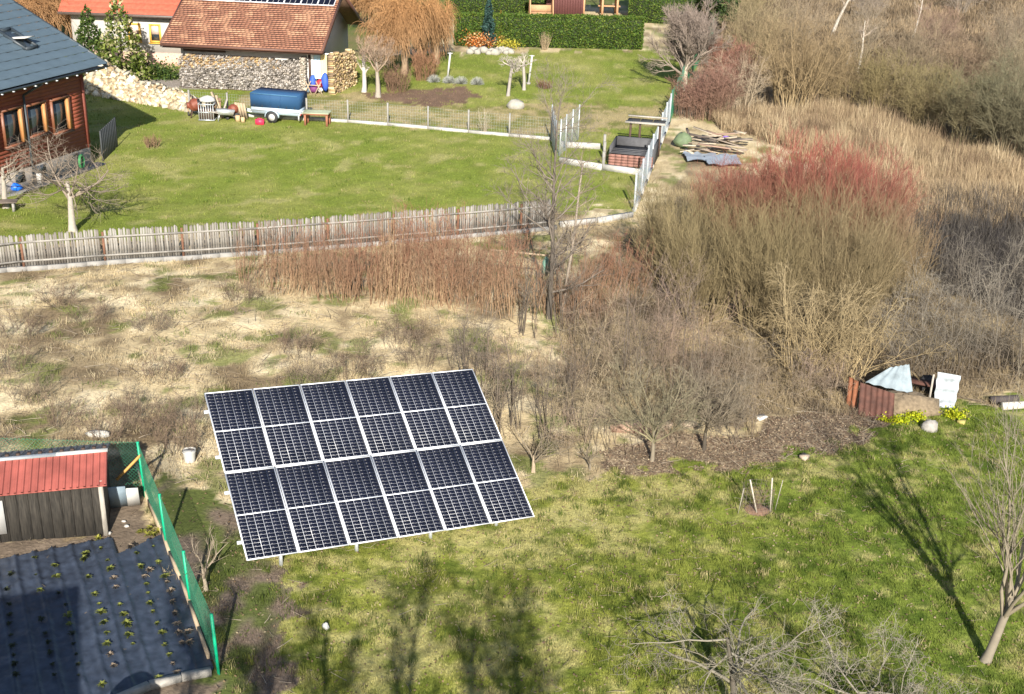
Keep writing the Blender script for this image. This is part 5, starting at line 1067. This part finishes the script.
# trees and thickets top right
far = [
 (740, 118, 50, 60, 26, 'pale-stemmed leafless tree above the timber pile', (.42, .35, .25), (.32, .25, .18), .02, 'pale_stem_tree'),
 (712, 118, 62, 60, 110, 'reddish brush just right of the green fence', (.20, .13, .09), (.24, .135, .105), .012, 'red_brush'),
 (690, 118, 78, 40, 90, 'red-brown brush against the green fence', (.20, .13, .09), (.23, .125, .10), .012, 'red_brush'),
 (728, 92, 40, 60, 90, 'reddish brush behind the pale-stemmed tree', (.22, .13, .09), (.27, .13, .1), .012, 'red_brush'),
 (792, 112, 8, 100, 70, 'big yellowish fan-shaped willow stool', (.28, .21, .115), (.235, .175, .105), .028, 'fan_willow'),
 (752, 70, -10, 80, 70, 'grey-yellow willow behind the fan-shaped one', (.28, .22, .12), (.26, .21, .13), .02, 'olive_thicket'),
 (838, 108, 30, 80, 70, 'brownish thicket right of the fan-shaped willow', (.25, .19, .1), (.24, .18, .11), .014, 'olive_thicket'),
 (880, 116, 50, 90, 80, 'olive thicket in the middle of the wood edge', (.23, .18, .09), (.2, .165, .08), .014, 'olive_thicket'),
 (925, 130, 62, 90, 90, 'olive thicket leaning over the reeds', (.22, .175, .09), (.19, .16, .08), .014, 'olive_thicket'),
 (968, 148, 66, 90, 100, 'dense dark olive thicket above the reeds', (.17, .14, .08), (.15, .14, .08), .014, 'olive_thicket'),
 (1010, 160, 60, 100, 110, 'darkest olive thicket at the right edge above the reeds', (.15, .13, .08), (.14, .135, .085), .014, 'olive_thicket'),
 (1040, 168, 70, 90, 90, 'olive thicket cut by the right edge above the reeds', (.15, .13, .08), (.15, .14, .09), .014, 'olive_thicket'),
 (905, 92, 10, 90, 60, 'grey-brown saplings behind the olive thickets', (.25, .2, .14), (.23, .18, .12), .014, 'far_brush'),
 (960, 96, 20, 90, 60, 'brown brush behind the dark olive thicket', (.23, .17, .12), (.22, .16, .11), .014, 'far_brush'),
 (1005, 100, 18, 90, 60, 'grey brush near the top right corner', (.22, .18, .12), (.22, .19, .13), .014, 'far_brush'),
 (860, 62, -6, 90, 55, 'grey sapling group at the top above the olive thickets', (.3, .25, .18), (.25, .2, .14), .014, 'far_brush'),
 (800, 46, -20, 90, 55, 'thin grey saplings behind the fan-shaped willow', (.3, .25, .18), (.26, .2, .14), .014, 'far_brush'),
 (935, 50, -4, 90, 50, 'brown saplings at the top edge right of the white trunks', (.25, .18, .14), (.24, .16, .12), .014, 'far_brush'),
 (1005, 52, -8, 90, 50, 'grey saplings in the top right corner', (.25, .2, .15), (.22, .18, .13), .014, 'far_brush'),
 (745, 22, -30, 80, 50, 'yellow-grey saplings beside the dark pine', (.3, .25, .14), (.27, .22, .12), .014, 'far_brush'),
 (870, 22, -30, 90, 40, 'far grey saplings along the top edge', (.28, .24, .2), (.26, .21, .17), .014, 'far_brush'),
 (960, 14, -40, 90, 40, 'farthest grey saplings near the top right', (.28, .24, .2), (.26, .21, .17), .014, 'far_brush'),
]
for i, (px, py, tp, wp, n, lab, c0, c1, r, nm) in enumerate(far):
    sh(nm, px, py, tp, wp, n, lab, cat='tree' if 'tree' in nm or 'willow' in nm else 'brush', c0=c0, c1=c1, br=.9 if n > 60 else .35, kids_=(7, 5), seed=200+i, r=r, noise=.18, up=.03, hj=.4, tl=.42, tr=.008, ang=42, group='brush along the wood edge')
def dark_pine(px, py, top, w, lab, seed):
    b = g(px, py); h = hgt(px, py, top); rng = RS(seed); t = thing('dark_pine', b, lab, 'tree'); MB().cyl(b, b+[0, 0, h*.9], .18, .06, 8, (.16, .11, .08)).build('trunk', VEG, t)
    n = 4500; z = rng.uniform(.25, 1, n); r = w*np.sqrt(np.clip(1-((z-.6)/.45)**2, .02, 1))*np.sqrt(rng.uniform(.3, 1, n)); a = rng.uniform(0, 6.283, n); cl = fbm(b[0]+r*np.cos(a)*2, z*h*1.5+r*np.sin(a)*2, 1.2, seed, 2) > .42
    P = (np.stack([b[0]+r*np.cos(a), b[1]+r*np.sin(a), b[2]+z*h], 1))[cl]; leafmass('crown', t, P, .2, rng, [(.03, .055, .015), (.05, .08, .02), (.02, .04, .012)])
dark_pine(722, 36, -30, 1.6, 'dark green pine at the top edge above the reddish brush', 3); dark_pine(650, 12, -30, 2.2, 'bright-sided evergreen at the top edge right of the gazebo', 4)
for i, (px, py, tp, lean, lab) in enumerate([(832, 36, -14, .12, 'leaning white birch trunk at the top edge'), (858, 72, 20, .05, 'thin white birch trunk between the thickets'), (845, 70, 52, .03, 'short white birch stump among the brush'), (912, 40, -10, .08, 'pale birch trunk near the top right'), (600, 8, -30, 0, 'pale trunk far behind the gazebo')]):
    h = hgt(px, py, tp); tree('birch_tree', g(px, py), lab, h, nb=7, trunk_r=.15 if i == 0 else .075, trunk_l=h, lean=(lean*2, 0), bl=.3, kids_=(5, 3), t0=.5, trunk_c=(.42, .39, .35), c0=(.36, .32, .27), c1=(.35, .28, .22), seed=40+i, tr=.01)

# ------------------------------------------------------------------ debris on the right
def timber_pile():
    rng = RS(4); p = g(700, 150); t = thing('timber_pile', p, 'untidy pile of old boards and branches right of the mesh fence', 'timber pile')
    cols = [(.35, .29, .22), (.25, .2, .16), (.42, .35, .27), (.1, .08, .07), (.3, .2, .15)]; protos = []
    for i in range(34):
        q = g(rng.uniform(686, 742), rng.uniform(140, 158))+[0, 0, rng.uniform(.05, .5)]; a = rng.normal(-.5, .5); l = rng.uniform(.8, 2.2); d = np.array([math.cos(a), math.sin(a)*.6, rng.normal(0, .1)])*l/2
        MB().beam(q-d, q+d, rng.uniform(.08, .2), rng.uniform(.03, .08), cols[rng.randint(5)]).build('board', PIECE, t)
    p = g(683, 147); o = MB().blob(p+[0, 0, .3], (.45, .4, .4), rng, 9, 6, .2).build('green_plastic_heap', mat('faded_green_plastic', (.11, .15, .08), .7, var=.25), None, p); tag(o, 'faded green plastic heap at the left end of the timber pile', 'heap')
    p = g(726, 145); o = MB().blob(p+[0, 0, .3], (.3, .22, .14), rng, 9, 6, .25).build('purple_rag', mat('purple_rag', (.25, .15, .45), .7), None, p); tag(o, 'small violet rag on the timber pile', 'rag')
    for px, py, w_, l, lab, col in ((701, 160, 1.5, .9, 'left pale blue sheet lying below the timber pile', (.42, .48, .56)), (722, 163, 1.6, 1.2, 'right pale blue sheet partly under the red twigs', (.45, .52, .62))):
        p = g(px, py); n = 8; V = []; 
        for j in range(n):
            for i in range(n): V.append([p[0]+(i/(n-1)-.5)*w_+rng.normal(0, .03), p[1]+(j/(n-1)-.5)*l*1.6+rng.normal(0, .03), p[2]+.12+rng.uniform(0, .12)])
        F = [(j*n+i, j*n+i+1, (j+1)*n+i+1, (j+1)*n+i) for j in range(n-1) for i in range(n-1)]
        b = MB(); b.add(V, F); b.add(np.array(V)-[0, 0, .02], [f[::-1] for f in F]); o = b.build('plastic_sheet', mat('blue_plastic_sheet', (.27, .31, .36), .6, var=.2, scale=3), None, p, True); tag(o, lab, 'plastic sheet')
timber_pile()
def corner_debris():
    rng = RS(6); rust = mat('rusted_iron', (.085, .035, .025), .85, var=.5, scale=4, bump=.3)
    def corr(name, P, nrib, m, lab, cat, amp=.025, wave=True):
        P = [np.array(q, float) for q in P]; nU = nrib*4; V = []; nn = nrm(np.cross(P[1]-P[0], P[3]-P[0]))
        for i in range(nU+1):
            u = i/nU; o_ = amp*math.sin(u*nrib*2*math.pi)
            for v in (0, .5, 1): V.append((P[0]*(1-u)+P[1]*u)*(1-v)+(P[3]*(1-u)+P[2]*u)*v+nn*o_)
        F = [(i*3+j, (i+1)*3+j, (i+1)*3+j+1, i*3+j+1) for i in range(nU) for j in range(2)]
        b = MB(); b.add(V, F); b.add(np.array(V)-nn*.006, [f[::-1] for f in F]); o = b.build(name, m, None, P[0]); tag(o, lab, cat); return o
    a, b_ = g(858, 415), g(893, 424); h = [0, .25, 1.0]
    corr('rusty_sheet', [a, b_, b_+[.05, .4, .72], a+[.05, .4, .80]], 6, rust, 'rusty brown corrugated iron sheet leaning at the lawn corner', 'metal sheet')
    a, b_ = g(846, 404), g(856, 410); corr('rusty_sheet', [a, b_, b_+[0, .1, .8], a+[0, .1, .8]], 2, mat('orange_rust', (.26, .10, .05), .85, var=.3), 'narrow orange-rusty sheet at the left of the larger one', 'metal sheet')
    c = g(902, 402); pale = mat('pale_corrugated', (.25, .30, .33), .55, .1, var=.25, scale=5)
    corr('pale_sheet', [c+[-1.15, -.1, .62], c+[.2, -.2, .35], c+[.2, .5, .95], c+[-.35, .45, .85]], 4, pale, 'pale bluish corrugated sheet lying slanted on the rubbish heap', 'metal sheet')
    c = g(943, 407); corr('upright_sheet', [c+[-.3, -.05, .02], c+[-.28, .12, 1.02], c+[.38, .12, .92], c+[.30, -.05, .0]], 3, mat('white_corrugated', (.30, .335, .37), .5, .1, var=.35), 'white corrugated sheet standing upright beside the yellow flowers', 'metal sheet', .035)
    MB(ID)
    p = c+[-.42, 0, 0]; o = MB().beam(p, p+[.04, .1, .95], .05).build('stake', OLDW, None, p); tag(o, 'thin stake left of the upright white sheet', 'stake')
    p = g(905, 412); o = MB().blob(p+[0, .3, .0], (1.1, .55, .42), rng, 14, 7, .15, (.2, .15, .1)).build('compost_heap', mat('compost', (.17, .13, .085), .95, var=.4, scale=9, bump=.8), None, p, True); tag(o, 'low heap of compost and straw between the metal sheets', 'compost heap')
    p = g(912, 400); o = MB().beam(p+[-.1, .3, .5], p+[1.2, .15, .32], .4, .04).build('dark_board', rust, None, p); tag(o, 'dark rusty board lying across the compost heap', 'board')
    p = g(926, 392); o = MB().blob(p+[0, 0, .25], (.3, .25, .28), rng, 8, 5, .2).build('black_bag', BLACK, None, p); tag(o, 'black plastic bag behind the compost heap', 'bag')
    p = g(929, 430); o = MB().blob(p+[0, 0, .1], (.24, .2, .2), rng, 8, 6, .12).build('grey_stone', STONE, None, p); tag(o, 'grey rounded stone on the lawn right of the yellow flowers', 'stone')
    for i, (x, y, s, lab) in enumerate([(889, 421, .22, 'leftmost clump of bright yellow-green plants by the rusty sheet'), (901, 422, .16, 'small yellow-green clump between two larger ones'), (914, 419, .26, 'yellow-green clump left of the grey stone'), (955, 417, .27, 'yellow-green clump under the upright white sheet')]):
        p = g(x, y); n = 420; q = rng.normal(0, 1, (n, 3))*[s*.55, s*.45, s*.3]; q[:, 2] = np.abs(q[:, 2])+.03; t = thing('yellow_plant', p, lab, 'plant', 'yellow-green clumps by the rubbish heap'); leafmass('foliage', t, p+q, .055, rng, [(.38, .42, .01), (.45, .45, .02), (.25, .32, .01)])
    for i, (x, y, s, c_, lab) in enumerate([(627, 430, (.42, .16, .16), (.38, .25, .19), 'reddish stone block on the litter strip'), (662, 428, (.22, .13, .12), (.34, .26, .2), 'smaller pinkish stone right of the reddish block'), (688, 427, (.2, .12, .1), (.36, .29, .22), 'third pinkish stone behind the orchard trees'), (761, 418, (.14, .1, .04), (.6, .58, .54), 'flat white scrap at the edge of the scrub'), (804, 459, (.1, .09, .08), (.4, .32, .25), 'small pale stone at the lawn corner of the litter strip'), (961, 423, (.1, .1, .06), (.35, .3, .1), 'small yellowish tuft beside the yellow clumps')]):
        p = g(x, y); o = MB().box(p+[0, 0, s[2]*.6], (s[0]*2, s[1]*2, s[2]*1.6), rotm('Z', .2*i), c_, .15, rng).build('stone_block', PIECE, None, p); tag(o, lab, 'stone')
    for i in range(26):
        x, y = rng.uniform(985, 1024), rng.uniform(395, 412); p = g(1008, 408)
    for i, (x, y, c_, lab) in enumerate([(1004, 404, (.06, .05, .05), 'dark log lying at the right edge above the lawn'), (1016, 410, (.6, .56, .5), 'pale log end at the right edge above the lawn')]):
        p = g(x, y); o = MB().cyl(p+[-.4, 0, .1], p+[.4, .1, .14], .12, .1, 9, c_).build('old_log', PIECE, None, p); tag(o, lab, 'log')
corner_debris()
def tree_guard():
    p = g(750, 514); t = thing('sapling_guard', p, 'wire cage with splayed pale stakes round a sapling on the lawn', 'tree guard'); pale = mat('pale_stake', (.42, .38, .32), .8)
    for (x0, y0, x1, y1, r) in ((757, 514, 746, 480, .018), (770, 512, 768, 478, .018), (738, 514, 741, 488, .008), (775, 510, 779, 480, .008)):
        a = g(x0, y0); h = hgt(x0, y0, y1); MB().cyl(a, a+[(x1-x0)/44, 0, h], r, n=6).build('stake', pale if r > .01 else OLDW, t)
    S = []
    c = g(756, 510)
    for k in range(7): 
        z = .04+k*.1; th_ = np.linspace(0, 2*math.pi, 17)
        for i in range(16): S.append((c+[.36*math.cos(th_[i]), .3*math.sin(th_[i]), z], c+[.36*math.cos(th_[i+1]), .3*math.sin(th_[i+1]), z]))
    for i in range(20): a = i*math.pi/10; S.append((c+[.36*math.cos(a), .3*math.sin(a), 0], c+[.36*math.cos(a), .3*math.sin(a), .66]))
    P = np.array(S); tube_obj('wire_mesh', [(P, np.full((len(P), 2), .003), 3)], t, lambda P, R: np.ones(P.shape)*.5, mat('dark_wire', (.16, .13, .11), .7, .2))
    shrub('sapling', c, .75, .5, 9, 'bare sapling inside the wire cage on the lawn', c0=(.2, .14, .1), c1=(.25, .17, .12), br=.05, kids_=(5, 2), seed=3, r=.008)
    o = MB().blob(c+[0, 0, .01], (.34, .3, .04), RS(2), 12, 4, .1).build('mulch_patch', mat('mulch', (.2, .12, .08), .95, var=.3, scale=10, bump=.6), None, c, True); tag(o, 'patch of reddish mulch under the caged sapling', 'mulch')
tree_guard()

# ------------------------------------------------------------------ what stands just below the frame and throws its shade into it
lab_ = ['slender garden tree near the viewer, leftmost of the row', 'slender garden tree near the viewer, second of the row', 'slender garden tree near the viewer, third of the row', 'slender garden tree near the viewer, fourth of the row', 'slender garden tree near the viewer, fifth of the row', 'slender garden tree near the viewer, rightmost of the row']
for i, (x, y, h) in enumerate([(-4.3, 8.2, 5.6), (-3.4, 8.4, 5.4), (-2.4, 8.2, 5.6), (-1.3, 8.0, 5.9), (-.3, 8.2, 5.9), (.6, 8.3, 5.6)]):
    tree('garden_tree', gz(x, y), lab_[i], h, nb=18, trunk_r=.10, trunk_l=h*.95, bl=.31, kids_=(8, 5, 3), t0=.2, ang=38, up=.12, seed=70+i, tr=.007, group='row of garden trees near the viewer', c0=(.2, .17, .13))
def near_shed():
    p = gz(-7.45, 10.05); fr = Fr(p, math.radians(18)); t = thing('near_house', p, 'flat-roofed timber building just below the frame, shading the vegetable bed', 'house')
    for i in range(18): MB(fr).b2((-7.2+i*.4, -.02, 0), (-7.2+i*.4+.385, .02, 4.9)).b2((-7.2+i*.4, -6.02, 0), (-7.2+i*.4+.385, -5.98, 4.9)).build('plank', OLDW, t)
    MB(fr).b2((-7.18, -5.98, 0), (-.02, -.02, 4.85)).build('wall', DARKW, t); MB(fr).b2((-7.4, -6.2, 4.9), (.0, .0, 5.02)).build('roof', MATS['red_sheet'], t)
    p = gz(-6.05, 14.4); t = thing('water_barrel', p, 'round water barrel with a domed lid just below the frame', 'barrel')
    MB().cyl(p, p+[0, 0, 1.15], .36, .42, 20).build('body', mat('dull_green_post', (.06, .18, .13)), t); MB().blob(p+[0, 0, 1.15], (.42, .42, .34), RS(1), 20, 8, 0).build('lid', BLACK, t)
near_shed()

# ------------------------------------------------------------------ loose twigs, leaf litter and stronger tufts
def litter():
    rng = RS(77)
    def sticks(name, box, zone, dens, l, r, cols):
        X, Y, c = scatter(rng, box, zone, dens); n = len(X); S = np.stack([X, Y, T(X, Y)+.02], 1); a = rng.uniform(0, 6.283, n); D = np.stack([np.cos(a), np.sin(a), rng.uniform(-.02, .25, n)], 1)
        P = walk(rng, S, D, l*rng.uniform(.4, 1.5, n), 3, .12, 0); R = taper(rng.uniform(.6, 1.3, n)*r, 3, n, .4); cc = np.array(cols)[rng.randint(len(cols), size=n)][:, None]
        V, F = tubes(P, R, 3); o = mesh_obj(name, V, F, VEG, None, None, (cc*np.ones((n, 3, 1))).repeat(3, 1).reshape(-1, 3) if False else np.repeat(cc[:, 0], 9, 0)); tag(o, kind='stuff')
    wood = [(.20, .16, .12), (.3, .25, .19), (.12, .09, .07), (.38, .32, .25)]
    sticks('fallen_twigs', (-16, 10, 19, 46), nonz, 7, .45, .008, wood)
    sticks('litter_twigs', (-2, 14, 23, 32), 'litter', 22, .35, .006, wood)
    sticks('scrub_twigs', (-2, 24, 24, 50), lambda W: W['under'] & ~W['painted_shade'], 22, .7, .007, wood)
    sticks('lawn_twigs', (-6, 14, 16.5, 32), lambda W: W['lower'] | W['lowdirt'], 3, .25, .006, wood)
    sticks('bed_litter', (-12, -4, 17, 25), 'yard', 14, .12, .006, [(.3, .24, .17), (.2, .15, .1)])
    for name, box, zone, dens, cols in (('leaf_litter', (-2, 16, 22, 34), lambda W: W['litter'] | W['lowdirt'], 420, [(.28, .2, .13), (.2, .135, .095), (.4, .32, .22), (.15, .11, .08)]), ('fallen_leaves', (-8, 14, 16.5, 32), lambda W: W['lower'] | W['lowdirt'], 26, [(.36, .29, .18), (.26, .18, .1), (.16, .11, .07)])):
        X, Y, c = scatter(rng, box, zone, dens); n = len(X); P = np.stack([X, Y, T(X, Y)+rng.uniform(.015, .05, n)], 1); a = rng.uniform(0, 6.283, n); u = np.stack([np.cos(a), np.sin(a), rng.uniform(-.4, .4, n)], 1)*.03; v = np.stack([-np.sin(a), np.cos(a), rng.uniform(-.4, .4, n)], 1)*.02
        V = np.stack([P-v, P+u, P+v, P-u], 1).reshape(-1, 3); cc = np.array(cols)[rng.randint(len(cols), size=n)]*rng.uniform(.7, 1.3, (n, 1)); o = mesh_obj(name, V, np.arange(4*n).reshape(n, 4), LEAF, None, None, np.repeat(cc, 4, 0)); tag(o, kind='stuff')
    def tufts(name, box, zone, dens, nb, h, w_, cols, rad, lean=.7):
        X, Y, c = scatter(rng, box, zone, dens); n = len(X); X = np.repeat(X, nb)+rng.normal(0, rad, n*nb); Y = np.repeat(Y, nb)+rng.normal(0, rad, n*nb); cc = np.repeat(np.array(cols)[rng.randint(len(cols), size=n)], nb, 0)
        k = np.repeat(rng.uniform(.5, 1.4, n), nb); grass(name, rng, X, Y, cc, h, w_, lean, 2, hn=k)
    tufts('lawn_tufts', (-6, 14, 16.5, 31), 'lower', 7, 26, .11, .011, [(.09, .125, .018), (.17, .19, .035), (.34, .30, .14), (.07, .10, .015)], .07)
    tufts('meadow_tufts', (-16, 8, 19, 46), nonz, 2.2, 40, .14, .010, [(.46, .375, .235), (.36, .285, .175), (.5, .42, .27), (.14, .18, .04), (.26, .2, .13)], .15, .95)
    tufts('upper_lawn_tufts', (-30, 10, 38, 70), 'upper', 1.2, 16, .10, .02, [(.10, .15, .02), (.2, .22, .05), (.28, .25, .11)], .12)
    tufts('shade_toned_stalks', (6, 30, 34, 52), 'painted_shade', 9, 26, .75, .012, [(.07, .06, .052), (.12, .105, .09), (.05, .045, .045), (.16, .14, .12)], .3, .8)  # stalks coloured dark to carry on the shade painted on the ground
    tufts('reed_tufts', (4, 60, 40, 75), lambda W: W['reed'] & ~W['painted_shade'], 1.6, 60, 1.0, .014, [(.42, .32, .2), (.30, .22, .14), (.5, .4, .26), (.2, .14, .09)], .25, .55)
litter()
